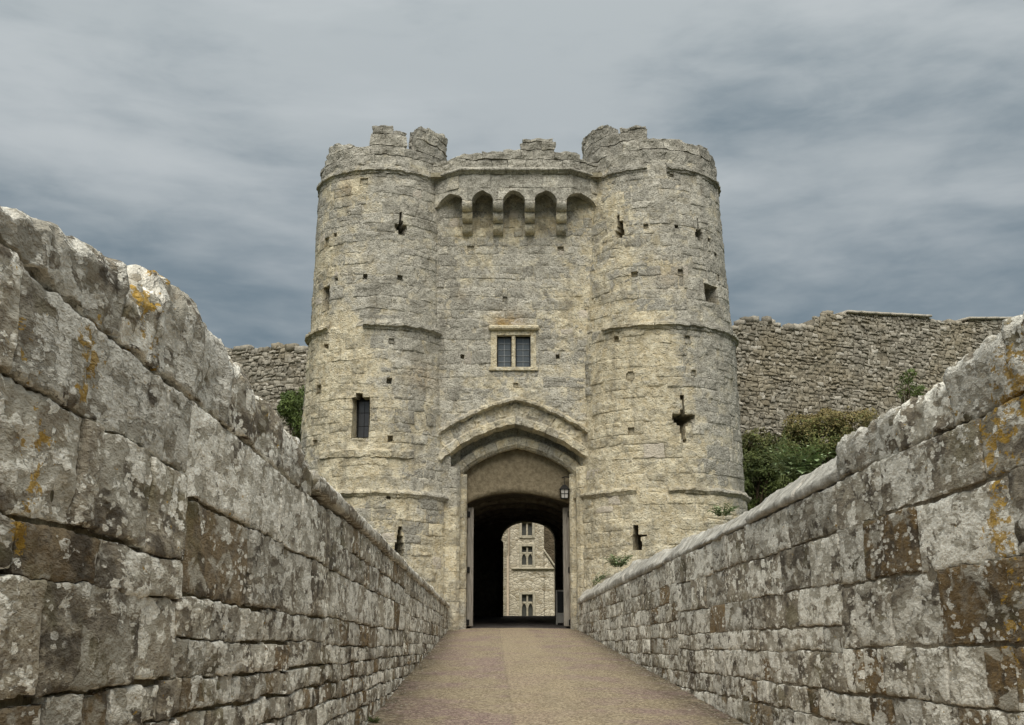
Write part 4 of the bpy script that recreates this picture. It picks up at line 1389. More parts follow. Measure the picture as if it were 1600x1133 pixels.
# rough stones between hood and outer order
voussoirs(C_HOOD, YW, [(-0.50, 0.02), (-0.03, 0.02), (-0.03, 0.3), (-0.50, 0.3)], 15, 'arch_stone', 0.35, 72, 0.06)
voussoirs(C_ONE, YW, [(0.0, 0.06), (0.05, -0.15), (0.25, -0.15), (0.31, -0.02), (0.31, 0.38), (0.0, 0.38)], 13, 'voussoir', 0.40, 73, 0.03)
voussoirs(C_TWO, YW + 0.35, [(0.0, 0.10), (0.09, 0.0), (0.33, 0.0), (0.40, 0.12), (0.40, 0.42), (0.0, 0.42)], 11, 'voussoir', 0.3, 74, 0.012, 0.10)  # recessed ring slightly darkened, shade put into its tint
voussoirs(C_TWO, YW + 0.35, [(0.38, 0.25), (0.80, 0.25), (0.80, 0.45), (0.38, 0.45)], 9, 'hollow_moulding', 0.05, 75, 0.012, 0.30)  # dark tint paints the shade of the hollow under the outer order
# spandrel filler behind the rings
def fan(curve_, y, zlow):
    n = len(curve_); V = [(x, y, z) for x, z in curve_] + [(x, y, zlow) for x, z in curve_]
    return V, [(i, i + 1, n + i + 1, n + i) for i in range(n - 1)]


# tympanum: rendered panel with a segmental arch below
T_TOP = C_TWO + np.array([0, 0.10])
yt0, yt1 = YW + 0.74, YW + 1.02
seg = [ph(px, py, yt0) for px, py in [(712, 800), (729, 786), (745, 779), (770, 772), (800, 769), (830, 771), (860, 777), (887, 785), (904, 800)]]
sx = np.array([p[0] for p in seg]); sz = np.array([p[1] for p in seg]); nn = 40
xs2 = np.linspace(sx[0], sx[-1], nn); V = []; Fc = []
zt2 = np.interp(xs2, T_TOP[:, 0], T_TOP[:, 1]); zt2 = np.maximum(zt2, T_TOP[:, 1].min()); zb2 = np.interp(xs2, sx, sz)
for x_, a_, b_ in zip(xs2, zt2, zb2):
    for t in np.linspace(0, 1, 9): V.append((x_, yt0, b_ + (a_ - b_) * t))
    V.append((x_, yt1, a_)); V.append((x_, yt1, b_))
V = np.array(V); V[:, 1] += 0.02 * fbm(V * 2.5, 3)
for i in range(nn - 1):
    for j in range(11): Fc.append((i * 11 + j, (i + 1) * 11 + j, (i + 1) * 11 + (j + 1) % 11, i * 11 + (j + 1) % 11))
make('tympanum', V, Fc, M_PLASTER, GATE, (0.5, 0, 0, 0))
# jambs of coursed ashlar, stepped back twice
jz = course_lines(1.55, float(C_ONE[0, 1]) + 0.05, 0.34, 0.52, 81)
jr = random.Random(82)
for sgn, xa, xb, xc, xd in ((-1, -2.7, -1.64, -2.4, -1.44), (1, 3.0, 2.03, 2.8, 1.83)):
    for a, b in zip(jz[:-1], jz[1:]):
        if a < C_TWO[0, 1] + 0.02:
            V, Fc = sweep(lambda u, p_, q_: np.stack([p_, q_, u], -1), lin(a + 0.002, min(b, C_TWO[0, 1] + 0.28) - 0.002, 0.09),
                          [(xa, YW - 0.02), (xb - sgn * -0.10, YW - 0.02), (xb, YW + 0.10), (xb, YW + 0.42), (xa, YW + 0.42)], 0.09, 0.014, 4, jr.randrange(99))
            o_ = V.mean(0); ob = make('jamb_stone', V - o_, Fc, M_CASTLE, GATE, castle_tint(None, V, jr, 0.3), False); ob.location = o_
        if a < C_TWO[0, 1] + 0.02:
            V, Fc = sweep(lambda u, p_, q_: np.stack([p_, q_, u], -1), lin(a + 0.002, min(b, C_TWO[0, 1] + 0.1) - 0.002, 0.09),
                          [(xc, YW + 0.425), (xd - sgn * -0.06, YW + 0.425), (xd, YW + 0.5), (xd, YW + 1.1), (xc, YW + 1.1)], 0.09, 0.010, 4, jr.randrange(99))
            o_ = V.mean(0); ob = make('jamb_stone', V - o_, Fc, M_CASTLE, GATE, castle_tint(None, V, jr, 0.35), False); ob.location = o_

# springers behind the recessed order
for nm_, xa, xb in (('springer', -2.7, -1.66), ('springer', 2.05, 3.0)):
    V, Fc = sweep(lambda u, p_, q_: np.stack([u, p_, q_], -1), lin(xa, xb, 0.1), [(YW + 0.55, 6.5), (YW + 0.55, 7.75), (YW + 0.98, 7.75), (YW + 0.98, 6.5)], 0.1, 0.01, 4, 5)
    make(nm_, V, Fc, M_CASTLE, GATE, castle_tint(None, V, jr, 0.3), False)

# vaulted passage through the building
pv = []
zc_s, zc_a = 5.35, 6.35
for t in np.linspace(0, 1, 25):
    a = math.pi * (1 - t); pv.append((0.19 + 2.0 * math.cos(a), zc_s + (zc_a - zc_s) * math.sin(a) ** 0.8))
prof = [(-1.81, 0.5)] + pv + [(2.19, 0.5)]
V = []; Fc = []
yv = np.linspace(YW + 1.1, 50.6, 24)
for y in yv:
    for (x_, z_) in prof: V.append((x_, y, z_ + (road_z(y) - 2.0 if z_ > 3 else 0) * 0.6))
m_ = len(prof)
for i in range(len(yv) - 1):
    for j in range(m_ - 1): Fc.append((i * m_ + j, i * m_ + j + 1, (i + 1) * m_ + j + 1, (i + 1) * m_ + j))
V = np.array(V); V += 0.03 * np.stack([fbm(V * 2 + k, 2) for k in (0, 9, 18)], -1)
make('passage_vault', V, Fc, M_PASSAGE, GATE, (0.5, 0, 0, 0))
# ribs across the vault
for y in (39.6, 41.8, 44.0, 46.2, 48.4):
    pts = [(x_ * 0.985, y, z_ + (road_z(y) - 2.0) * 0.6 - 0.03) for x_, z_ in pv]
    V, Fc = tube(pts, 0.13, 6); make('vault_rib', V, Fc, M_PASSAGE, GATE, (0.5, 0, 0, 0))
# wall closing the inner end, with its own smaller arch
yi = 50.6
o_l, _ = ph(772, 960, yi); o_r, _ = ph(868.5, 960, yi)
_, zi_s = ph(820, 849, yi); _, zi_a = ph(820, 813, yi); xm_ = (ph(783, 900, yi)[0] + o_r) / 2 ; xl2 = ph(783, 900, yi)[0]
inner = [(xl2, 0.5)] + [(xm_ + (o_r - xl2) / 2 * math.cos(math.pi * (1 - t)), zi_s + (zi_a - zi_s) * (math.sin(math.pi * t) ** 0.75)) for t in np.linspace(0, 1, 25)] + [(o_r, 0.5)]
outer = [(-2.6, 0.5)] + [(-2.6 if t < 0.5 else 3.0, 0) for t in np.linspace(0, 1, 25)] + [(3.0, 0.5)]
outer = [(-2.6, 0.5)] + [(-2.6 + 5.6 * t, 9.5) for t in np.linspace(0, 1, 25)] + [(3.0, 0.5)]
V = []; Fc = []
for (a, b) in zip(inner, outer):
    V += [(a[0], yi, a[1]), (b[0], yi, b[1]), (a[0], yi + 0.9, a[1]), (b[0], yi + 0.9, b[1])]
for i in range(len(inner) - 1):
    k, l = 4 * i, 4 * (i + 1); Fc += [(k, l, l + 1, k + 1), (k + 2, k + 3, l + 3, l + 2), (k, k + 2, l + 2, l)]
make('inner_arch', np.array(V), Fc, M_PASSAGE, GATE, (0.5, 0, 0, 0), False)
# upper mass of the building: side walls, back wall above the arch, roof
sp = Soup()
for bx_ in ((-6.3, -2.6, YT + 0.3, yi + 0.9, -3.5, 9.6), (3.0, 6.9, YT + 0.3, yi + 0.9, -3.5, 9.6), (-2.6, 3.0, YW + 1.165, yi + 0.9, 8.2, 9.7)):
    sp.add(*box(*bx_))
sp.build('rear_block', M_RUBBLE, GATE, False)
# filler above the tympanum and beside the jambs, so that no daylight leaks into the passage
sp = Soup(); sp.add(*box(-3.0, 3.4, YW + 0.80, YW + 1.16, 7.35, 9.4)); sp.add(*box(-3.0, -1.83, YW + 1.02, YT + 0.4, 0.5, 7.4)); sp.add(*box(2.22, 3.4, YW + 1.02, YT + 0.4, 0.5, 7.4))
sp.build('inner_filling', M_PASSAGE, GATE, False)

# great oak gates, folded back against the passage walls
def gate_leaf(xf, sgn, y0, y1, z1, mat_edge):
    zf = road_z(y0) + 0.08
    sp = Soup()
    sp.add(*bevel_box(min(xf, xf + sgn * 0.20), max(xf, xf + sgn * 0.20), y0, y0 + 0.22, zf, z1, 0.015), (0.5, 0, 0, 0))
    d = sp.build('door', mat_edge, GATE, False)
    n = 6
    for i in range(n):
        a = y0 + 0.225 + (y1 - y0 - 0.225) * i / n; b = y0 + 0.225 + (y1 - y0 - 0.225) * (i + 1) / n - 0.012
        V, Fc = bevel_box(min(xf + sgn * 0.02, xf + sgn * 0.09), max(xf + sgn * 0.02, xf + sgn * 0.09), a, b, zf, z1 - 0.02, 0.008)
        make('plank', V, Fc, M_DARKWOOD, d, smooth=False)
    for z_ in (zf + 0.12, zf + 1.75, z1 - 0.22):
        V, Fc = bevel_box(xf - 0.06 - (0.04 if sgn > 0 else -0.04) - 0.03, xf + 0.09 + (0.0 if sgn > 0 else 0.09), y0 - 0.05, y0 + 0.06, z_ - 0.09, z_ + 0.09, 0.015)
        make('hinge', V, Fc, M_IRON, d, smooth=False)
    return d


xa_, ztop_ = ph(730.5, 793, YW + 1.05); gate_leaf(xa_, 1, YW + 1.04, YW + 2.7, ztop_, M_OAK)
xb_, ztop_ = ph(889, 793, YW + 1.05); gate_leaf(xb_, -1, YW + 1.04, YW + 2.7, ztop_, M_OAK)
# inner pair of gates far down the passage (left leaf stands open and catches the courtyard light)
for xg, sg in ((xl2 - 0.02, 1),):
    sp = Soup(); sp.add(*bevel_box(xg - 0.02, xg + 0.08, yi - 1.4, yi - 0.05, road_z(yi) - 0.1, zi_s, 0.01))
    d = sp.build('inner_gate', M_DARKWOOD, GATE, False)
    for k in range(4):
        V, Fc = bevel_box(xg + 0.085, xg + 0.12, yi - 1.4 + 0.33 * k, yi - 1.4 + 0.33 * k + 0.31, road_z(yi) - 0.08, zi_s - 0.03, 0.008); make('plank', V, Fc, M_DARKWOOD, d, smooth=False)

# ==================================================================== LANTERN
lxm, lz0 = ph(882, 779, YW + 0.55); _, lz1 = ph(882, 762, YW + 0.55)
LAN = thing('lantern', 'small black iron lantern with pale panes hanging under the right side of the entrance arch', 'lantern')
yl = YW + 0.55; hw = 0.125
frame = Soup()
for sx_ in (-1, 1):
    for sy_ in (-1, 1):
        V, Fc = tube([(lxm + sx_ * hw * 0.86, yl + sy_ * hw * 0.86, lz0), (lxm + sx_ * hw, yl + sy_ * hw, lz1 - 0.06)], 0.014, 6); frame.add(V, Fc)
for z_, k in ((lz0, 0.86), ((lz0 + lz1) / 2 - 0.03, 0.93), (lz1 - 0.06, 1.0)):
    q = hw * k; loop = [(lxm - q, yl - q, z_), (lxm + q, yl - q, z_), (lxm + q, yl + q, z_), (lxm - q, yl + q, z_), (lxm - q, yl - q, z_)]
    for a, b in zip(loop[:-1], loop[1:]): frame.add(*tube([a, b], 0.012, 6))
for sx_, sy_ in ((0, -1), (0, 1), (1, 0), (-1, 0)):
    frame.add(*tube([(lxm + sx_ * hw * 0.86, yl + sy_ * hw * 0.86, lz0), (lxm + sx_ * hw, yl + sy_ * hw, lz1 - 0.06)], 0.010, 5))
frame.build('frame', M_IRON, LAN, False)
for sx_, sy_ in ((0, -1), (0, 1), (1, 0), (-1, 0)):
    tx, ty = -sy_, sx_; c0 = 0.84; V = []
    for z_, k in ((lz0 + 0.01, 0.84), (lz1 - 0.07, 0.97)):
        for t in (-1, 1): V.append((lxm + (sx_ + tx * t) * hw * k * 0.98, yl + (sy_ + ty * t) * hw * k * 0.98, z_))
    V2 = [(x_ * 0.97 + lxm * 0.03, y_ * 0.97 + yl * 0.03, z_) for x_, y_, z_ in V]
    make('pane', V + V2, [(0, 1, 3, 2), (4, 6, 7, 5), (0, 2, 6, 4), (1, 5, 7, 3), (0, 4, 5, 1), (2, 3, 7, 6)], M_LAMPGLASS, LAN, smooth=False)
q = hw * 1.32
V = [(lxm - q, yl - q, lz1 - 0.06), (lxm + q, yl - q, lz1 - 0.06), (lxm + q, yl + q, lz1 - 0.06), (lxm - q, yl + q, lz1 - 0.06)]
V += [(lxm + a * 0.05, yl + b * 0.05, lz1 + 0.09) for a, b in ((-1, -1), (1, -1), (1, 1), (-1, 1))]
make('lantern_roof', V, [(0, 3, 2, 1), (0, 1, 5, 4), (1, 2, 6, 5), (2, 3, 7, 6), (3, 0, 4, 7), (4, 5, 6, 7)], M_IRON, LAN, smooth=False)
_, zbk = ph(888, 746, yl); xbk = 1.98
V, Fc = tube([(lxm, yl, lz1 + 0.06), (lxm, yl, zbk)], 0.013, 6); make('hanger', V, Fc, M_IRON, LAN)
V, Fc = tube([(xbk, yl, zbk - 0.06), (xbk - 0.1, yl, zbk + 0.0), (lxm + 0.02, yl, zbk + 0.02), (lxm - 0.08, yl, zbk - 0.02)], 0.018, 6); make('bracket', V, Fc, M_IRON, LAN)

# ==================================================================== NOTICE BOARD in the passage
yb = 40.6
bx0, bz1 = ph(868.5, 922, yb); bx1, bz0 = ph(885.5, 978, yb)
NB = thing('notice_board', 'dark framed notice board standing inside the passage by the right gate leaf', 'sign')
sp = Soup(); f_ = 0.05; zf = road_z(yb)
sp.add(*bevel_box(bx0, bx0 + f_, yb, yb + 0.05, zf, bz1, 0.006)); sp.add(*bevel_box(bx1 - f_, bx1, yb, yb + 0.05, zf, bz1, 0.006))
sp.add(*bevel_box(bx0 + f_, bx1 - f_, yb, yb + 0.05, bz1 - f_, bz1, 0.006)); sp.build('frame', M_WHITE, NB, False)
V, Fc = bevel_box(bx0 + f_, bx1 - f_, yb + 0.012, yb + 0.04, zf + 0.42, bz1 - f_, 0.004); make('panel', V, Fc, M_BLACK, NB, smooth=False)
V, Fc = bevel_box(bx0 + f_, bx1 - f_, yb + 0.014, yb + 0.038, zf + 0.06, zf + 0.40, 0.004); make('lower_panel', V, Fc, M_WHITE, NB, smooth=False)

# ==================================================================== COURTYARD BUILDING seen through the passage
YB = 62.0
CB = thing('courtyard_building', 'pale rubble stone house with mullioned windows seen through the gate passage', 'building')
P_ = lambda px, py: ph(px, py, YB)
wx_l, _ = P_(795, 900); wx_r, _ = P_(866, 900); _, zg = P_(800, 985)
wins = [(814, 833, 816, 838, 'top'), (814, 833.5, 853, 884, 'cusp'), (814, 834, 928, 966, 'cusp')]
hol = []
for (a, b, c, d, _) in wins:
    x0, z1 = P_(a, c); x1, z0 = P_(b, d); hol.append((x0, x1, z0, z1))
BS = Plane(0, YB, 1, YB)
_, z_step = P_(800, 889); x_s0, _ = P_(849.5, 855); _, z_s0 = P_(849.5, 862); x_s1, _ = P_(866, 885)
V, Fc = core_sheet(BS, wx_l, x_s0, zg, 16.0, hol, 0.8, 0.8, 0.0, 0.0, 1)
make('wall', V, Fc, M_RUBBLE, CB, (0.5, 0, 0, 0), False)
# lower wing with sloping shoulder
V = [(x_s0, YB, zg), (x_s1, YB, zg), (x_s1, YB, z_step), (x_s0, YB, z_s0), (x_s0, YB + 3, zg), (x_s1, YB + 3, zg), (x_s1, YB + 3, z_step), (x_s0, YB + 3, z_s0)]
make('shoulder_wall', V, [(0, 1, 2, 3), (1, 5, 6, 2), (3, 2, 6, 7)], M_RUBBLE, CB, (0.5, 0, 0, 0), False)
V, Fc = sweep(lambda u, a, b: np.stack([x_s0 + (x_s1 + 0.1 - x_s0) * u, YB - 0.08 + a, z_s0 + (z_step - z_s0) * u * 1.05 + b], -1), lin(0, 1, 0.2), [(0, 0), (0, 0.18), (0.6, 0.18), (0.6, 0)], 0.2, 0.01, 4, 1)
make('shoulder_coping', V, Fc, M_DRESSED, CB)
V, Fc = box(x_s0, x_s0 + 0.02, YB, YB + 8, zg, 16.0); make('side_wall', V, Fc, M_RUBBLE, CB, (0.5, 0, 0, 0), False)
V, Fc = box(wx_l - 0.02, wx_l, YB, YB + 8, zg, 16.0); make('side_wall', V, Fc, M_RUBBLE, CB, (0.5, 0, 0, 0), False)
V, Fc = box(wx_l, x_s0, YB + 0.9, YB + 8, zg, 16.0); make('interior', V, Fc, M_BLACK, CB, smooth=False)
V, Fc = bevel_box(P_(799, 888)[0], P_(866, 888)[0], YB - 0.12, YB + 0.02, P_(800, 890)[1], P_(800, 887)[1], 0.03); make('string_course', V, Fc, M_DRESSED, CB, smooth=False)
M_BROWNW = rubble_mat('brown_rubble', (0.10, 0.078, 0.048), (0.25, 0.20, 0.135), 3.4)
xr0, _ = P_(846, 850)
V, Fc = box(x_s0 + 0.02, 6.0, YB + 3.5, YB + 4.2, zg, 13.0); make('rear_wing', V, Fc, M_BROWNW, CB, (0.5, 0, 0, 0), False)
V, Fc = box(-6, wx_l - 0.03, YB + 1.0, YB + 1.8, zg, 14.0); make('left_wing', V, Fc, M_RUBBLE, CB, (0.5, 0, 0, 0), False)
# drainpipe
xp, _ = P_(793.5, 900); pp = Soup()
pp.add(*tube([(xp, YB - 0.14, zg), (xp, YB - 0.14, P_(795, 872)[1])], 0.06, 8)); pp.add(*tube([(xp, YB - 0.14, P_(795, 872)[1]), (xp + 0.05, YB - 0.14, P_(795, 866)[1]), (xp + 0.05, YB - 0.14, 15.0)], 0.06, 8))
pp.build('drainpipe', M_PIPE, CB)
for (a, b, c, d, kind_), (x0, x1, z0, z1) in zip(wins, hol):
    fr = Soup(); t_ = 0.10
    for (xa, xb, za, zb) in ((x0 - t_, x0 + 0.05, z0 - 0.1, z1 + 0.1), (x1 - 0.05, x1 + t_, z0 - 0.1, z1 + 0.1), (x0 + 0.05, x1 - 0.05, z1 - 0.04, z1 + 0.12), (x0 + 0.05, x1 - 0.05, z0 - 0.12, z0 + 0.04)):
        fr.add(*bevel_box(xa, xb, YB - 0.06, YB + 0.28, za, zb, 0.02))
    w_ = fr.build('window', M_DRESSED, CB, False)
    xm2 = (x0 + x1) / 2
    V, Fc = bevel_box(xm2 - 0.05, xm2 + 0.05, YB + 0.03, YB + 0.22, z0 + 0.04, z1 - 0.04, 0.02); make('mullion', V, Fc, M_DRESSED, w_, smooth=False)
    if kind_ == 'cusp':
        zt = z0 + (z1 - z0) * 0.64
        V, Fc = bevel_box(x0 + 0.05, x1 - 0.05, YB + 0.035, YB + 0.2, zt - 0.05, zt + 0.05, 0.02); make('transom', V, Fc, M_DRESSED, w_, smooth=False)
        for xa, xb in ((x0 + 0.05, xm2 - 0.05), (xm2 + 0.05, x1 - 0.05)):      # pointed heads of the lower lights
            V = []; Fc = []; hh = 0.22
            for i, t in enumerate(np.linspace(0, 1, 13)):
                k = abs(2 * t - 1); zc = zt - 0.05 - hh * (k ** 2.2)
                V += [(xa + (xb - xa) * t, YB + 0.05, zt - 0.045), (xa + (xb - xa) * t, YB + 0.05, zc), (xa + (xb - xa) * t, YB + 0.16, zt - 0.045), (xa + (xb - xa) * t, YB + 0.16, zc)]
            for i in range(12):
                q_ = 4 * i; Fc += [(q_, q_ + 4, q_ + 5, q_ + 1), (q_ + 1, q_ + 5, q_ + 7, q_ + 3), (q_ + 2, q_ + 3, q_ + 7, q_ + 6)]
            make('light_head', V, Fc, M_DRESSED, w_, smooth=False)
    for xa, xb in ((x0 + 0.05, xm2 - 0.05), (xm2 + 0.05, x1 - 0.05)):
        V, Fc = box(xa, xb, YB + 0.17, YB + 0.18, z0 + 0.04, z1 - 0.04); make('pane', V, Fc, M_GLASS_B, w_, smooth=False)

# ==================================================================== CURTAIN WALLS
def curtain_stone(name):
    m, N = base_mat(name); R, G, B, A = tint_of(N); p = N.pos
    n = N.noise(p, 9, 6, 0.7); n1 = N.noise(p, 0.35, 4, 0.6)
    c = N.mix(R, (0.20, 0.182, 0.145), (0.46, 0.425, 0.35))
    c = N.mix(N.step(n, 0.45, 0.7), c, (0.15, 0.128, 0.095))
    c = N.mix(N.math('MULTIPLY', N.step(n1, 0.45, 0.65), 0.45), c, (0.30, 0.25, 0.16))
    c = N.mix(A, c, (0.62, 0.58, 0.50))
    N.put(N.bsdf.inputs['Base Color'], c); N.put(N.bsdf.inputs['Normal'], bump(N, n, 0.05, 0.8))
    return m


M_CURT = curtain_stone('rubble_curtain_stone')


def curtain(surf, label, s0, s1, zb_fn, top, seed, capspans, holes=(), lo=0.10, hi=0.19):
    th = thing('curtain_wall', label, 'wall'); r = random.Random(seed); rects = []
    z = min(zb_fn(s0), zb_fn(s1)); zmax = max(t[1] for t in top); ts = [t[0] for t in top]; tz = [t[1] for t in top]
    while z < zmax:
        h = r.uniform(lo, hi); s = s0 - r.uniform(0, 0.3)
        while s < s1:
            w = r.uniform(0.12, 0.30) * r.choice((0.8, 1.0, 1.4)); c = s + w / 2
            zt = np.interp(c, ts, tz)
            if z + h * 0.5 < zt and z > zb_fn(c) - 0.5:
                rects.append((max(s, s0), min(s + w, s1), z + r.uniform(-0.045, 0.045), min(z + h + r.uniform(-0.045, 0.045), zt + 0.05)))
            s += w
        z += h
    rects = cut(rects, list(holes), 0.03)

    def tint(q, Vv, rr_):
        return np.array([rr_.random(), 0, 0, 0.8 * rr_.random() if rr_.random() < 0.14 else 0.0])
    st = build_stones(surf, rects, 0.15, 0.022, 0.03, 0.07, [(1.5, 0.02), (5, 0.025)], 0.05, seed, tint, (-0.03, 0.03), 0.1, 0.06)
    emit(st, 'stone', th, M_CURT, 300, lambda q: q[3] / (q[0][:, 1].mean() ** 2))
    n = 60; V = []; Fc = []
    for s in np.linspace(s0, s1, n):
        zt = np.interp(s, ts, tz) - 0.05; zb = zb_fn(s) - 3
        V += [surf.pos(s, zb, -0.05), surf.pos(s, zt, -0.05), surf.pos(s, zt, -1.2), surf.pos(s, zb, -1.2)]
    for i in range(n - 1):
        for j in range(3): Fc.append((4 * i + j, 4 * i + 4 + j, 4 * i + 5 + j, 4 * i + 1 + j))
    Fc.append((0, 1, 2, 3)); Fc.append((4 * n - 4, 4 * n - 3, 4 * n - 2, 4 * n - 1))
    make('mortar_core', np.array(V).reshape(-1, 3), Fc, M_MORT_K, th, (0.5, 0, 0, 0), False)
    for (a, b) in capspans:
        s = a
        while s < b:
            e = min(s + r.uniform(0.7, 1.2), b); z0_ = np.interp((s + e) / 2, ts, tz)
            V, Fc = sweep(lambda u, p_, q_: surf.pos(u, np.interp(u, ts, tz) + q_, p_), lin(s + 0.01, e - 0.01, 0.3), [(0.10, 0.0), (0.10, 0.10), (-1.2, 0.16), (-1.2, 0.0)], 0.4, 0.015, 3, 1)
            make('coping_slab', V, Fc, M_CURT, th, (0.7, 0, 0, 0.45)); s = e
    # ragged blocks along the broken top
    s = s0
    while s < s1:
        w = r.uniform(0.2, 0.5); c = s + w / 2
        if not any(a < c < b for a, b in capspans) and r.random() < 0.75:
            zt = np.interp(c, ts, tz); hh = r.uniform(0.06, 0.2)
            V, Fc = sweep(lambda u, p_, q_: surf.pos(u, q_, p_), lin(s + 0.01, s + w - 0.01, 0.12), [(0.0, zt - 0.1), (0.0, zt + hh), (-0.4, zt + hh * 1.2), (-0.4, zt - 0.1)], 0.15, 0.04, 3, seed)
            make('top_stone', V, Fc, M_CURT, th, (r.random(), 0, 0, 0.25 * r.random()))
        s += w
    return th


KR = Plane(6.0, 44.0, 24.0, 52.0)
kt = [KR.at(px, py) for px, py in [(1143, 520), (1160, 503), (1175, 499), (1200, 499), (1215, 506), (1232, 512), (1271, 512), (1273.5, 495), (1285, 491), (1321, 490), (1322, 489), (1454, 496), (1456, 502), (1510, 505), (1512, 499), (1600, 499)]]
kt = [(-1.0, kt[0][1])] + kt + [(34.0, kt[-1][1])]
caps = [(KR.at(1322, 489)[0], KR.at(1454, 496)[0]), (KR.at(1512, 499)[0], KR.at(1600, 499)[0])]
kb0 = KR.at(1180, 745)[1]; kb1 = KR.at(1400, 650)[1]; sb0 = KR.at(1180, 745)[0]; sb1 = KR.at(1400, 650)[0]
curtain(KR, 'ruined rubble curtain wall with broken top behind the right tower', 0.8, 25.0, lambda s: kb0 + (kb1 - kb0) * (s - sb0) / (sb1 - sb0) if s < sb1 else kb1, kt, 91, caps)
KL = Plane(-16.0, 49.0, -5.5, 44.5)
klt = [KL.at(px, py) for px, py in [(330, 546), (385, 543), (420, 542), (450, 544), (465, 547), (485, 547)]]
klt = [(-9.0, klt[0][1] - 0.3)] + klt + [(14.0, klt[-1][1])]
kb = KL.at(440, 680)[1]
hl = []
for px, py in ((419.5, 571.5), (459.5, 574)):
    a, b = KL.at(px - 3, py + 2.6), KL.at(px + 3, py - 2.6); hl.append((a[0], b[0], a[1], b[1]))
curtain(KL, 'pale rubble curtain wall glimpsed between the left parapet and the left tower', -7.0, 11.0, lambda s: kb, klt, 95, [], hl)

# ==================================================================== PLANTS
M_LEAF_D = leaf_mat('dark_bramble_leaf', (0.034, 0.052, 0.016), (0.15, 0.185, 0.055), (0.26, 0.205, 0.085))
M_LEAF_G = leaf_mat('ivy_leaf', (0.045, 0.075, 0.018), (0.13, 0.175, 0.045), (0.14, 0.13, 0.05))
M_LEAF_N = leaf_mat('nettle_leaf', (0.16, 0.23, 0.11), (0.34, 0.43, 0.23), (0.30, 0.25, 0.14))
M_STEM = plain('brown_stem', (0.085, 0.062, 0.036), 0.8)
M_STEM_G = plain('green_stem', (0.10, 0.12, 0.04), 0.8)


def leaves(centres, radii, n, size, seed, drytop=None, flat=0.0, shell=0.55):
    """n small folded leaves spread through ellipsoids, gathered in clumps"""
    g = np.random.default_rng(seed); centres = np.array(centres, float); radii = np.array(radii, float)
    k = g.integers(0, len(centres), n); d = g.normal(size=(n, 3)); d /= np.linalg.norm(d, axis=1)[:, None]
    rad = g.uniform(shell, 1.06, n) ** 0.7
    P = centres[k] + d * rad[:, None] * radii[k]
    w = fbm(P * 1.3 + seed, 3); P += 0.22 * np.stack([pnoise(P * 1.9 + o) for o in (0, 50, 99)], -1)
    keep = w > -0.28
    P, d, w = P[keep], d[keep], w[keep]; n = len(P)
    nd = d + g.normal(scale=0.65, size=(n, 3)); nd[:, 2] += 0.35; nd /= np.linalg.norm(nd, axis=1)[:, None]
    a = np.cross(nd, g.normal(size=(n, 3))); a /= np.linalg.norm(a, axis=1)[:, None]; b = np.cross(nd, a)
    L = size * g.uniform(0.6, 1.4, n)[:, None]; Wd = L * 0.42
    V = np.stack([P - a * L, P + b * Wd - nd * L * 0.12, P + a * L, P - b * Wd - nd * L * 0.12], 1).reshape(-1, 3)
    t = np.zeros((n, 4)); t[:, 0] = np.clip(0.5 + 0.55 * w + g.normal(scale=0.22, size=n), 0, 1)
    if drytop is not None: t[:, 1] = np.clip((P[:, 2] - drytop[0]) / (drytop[1] - drytop[0]) + g.normal(scale=0.25, size=n), 0, 1) * drytop[2]
    T = np.repeat(t, 4, axis=0)
    Fc = [(4 * i, 4 * i + 1, 4 * i + 2, 4 * i + 3) for i in range(n)]
    return V, Fc, T


def shrub(name, label, cat, base, centres, radii, n, size, mat, seed, drytop=None, group=None):
    th = thing(name, label, cat, group); V, Fc, T = leaves(centres, radii, n, size, seed, drytop)
    make('foliage', V, Fc, mat, th, T, False)
    sp = Soup(); g = random.Random(seed)
    for c, r_ in zip(centres, radii):
        for _ in range(3):
            tip = (c[0] + g.uniform(-.5, .5) * r_[0], c[1] + g.uniform(-.5, .5) * r_[1], c[2] + g.uniform(0.2, 0.8) * r_[2])
            b0 = (base[0] + g.uniform(-.3, .3), base[1] + g.uniform(-.2, .2), base[2]); mid_ = tuple((p + q) / 2 + g.uniform(-.15, .15) for p, q in zip(b0, tip))
            sp.add(*tube([b0, mid_, tip], [0.035, 0.022, 0.008], 5))
    sp.build('stems', M_STEM, th)
    return th


def at3(px, py, Y):
    x_, z_ = ph(px, py, Y); return (x_, Y, z_)


def clump(lst, Y, k=1.0):
    cs_, rs_ = [], []
    for px, py, rx_, rz_ in lst:
        cs_.append(at3(px, py, Y + random.uniform(-0.3, 0.3))); rs_.append((rx_ / 1800 * Y * k, 0.8, rz_ / 1800 * Y * k))
    return cs_, rs_


c1_, r1_ = clump([(1170, 730, 26, 34), (1195, 745, 28, 40), (1180, 700, 26, 24), (1215, 715, 28, 34), (1160, 770, 24, 30), (1225, 760, 30, 40)], 42.2)
shrub('bramble_bush', 'dense dark green bush growing against the right tower above the parapet', 'bush', at3(1190, 820, 42.2), c1_, [tuple(1.15 * q for q in k) for k in r1_], 24000, 0.055, M_LEAF_D, 5, (8.3, 9.9, 0.6))
c1_, r1_ = clump([(1255, 700, 30, 30), (1250, 670, 26, 20), (1285, 690, 30, 34), (1320, 670, 28, 28), (1345, 665, 20, 24), (1290, 660, 26, 16), (1270, 740, 30, 36), (1320, 710, 26, 36)], 43.0)
shrub('bramble_bush', 'olive and brown topped bush below the curtain wall, left of the broken parapet step', 'bush', at3(1290, 800, 43.0), c1_, [tuple(1.15 * q for q in k) for k in r1_], 26000, 0.055, M_LEAF_D, 6, (8.6, 10.2, 1.0))
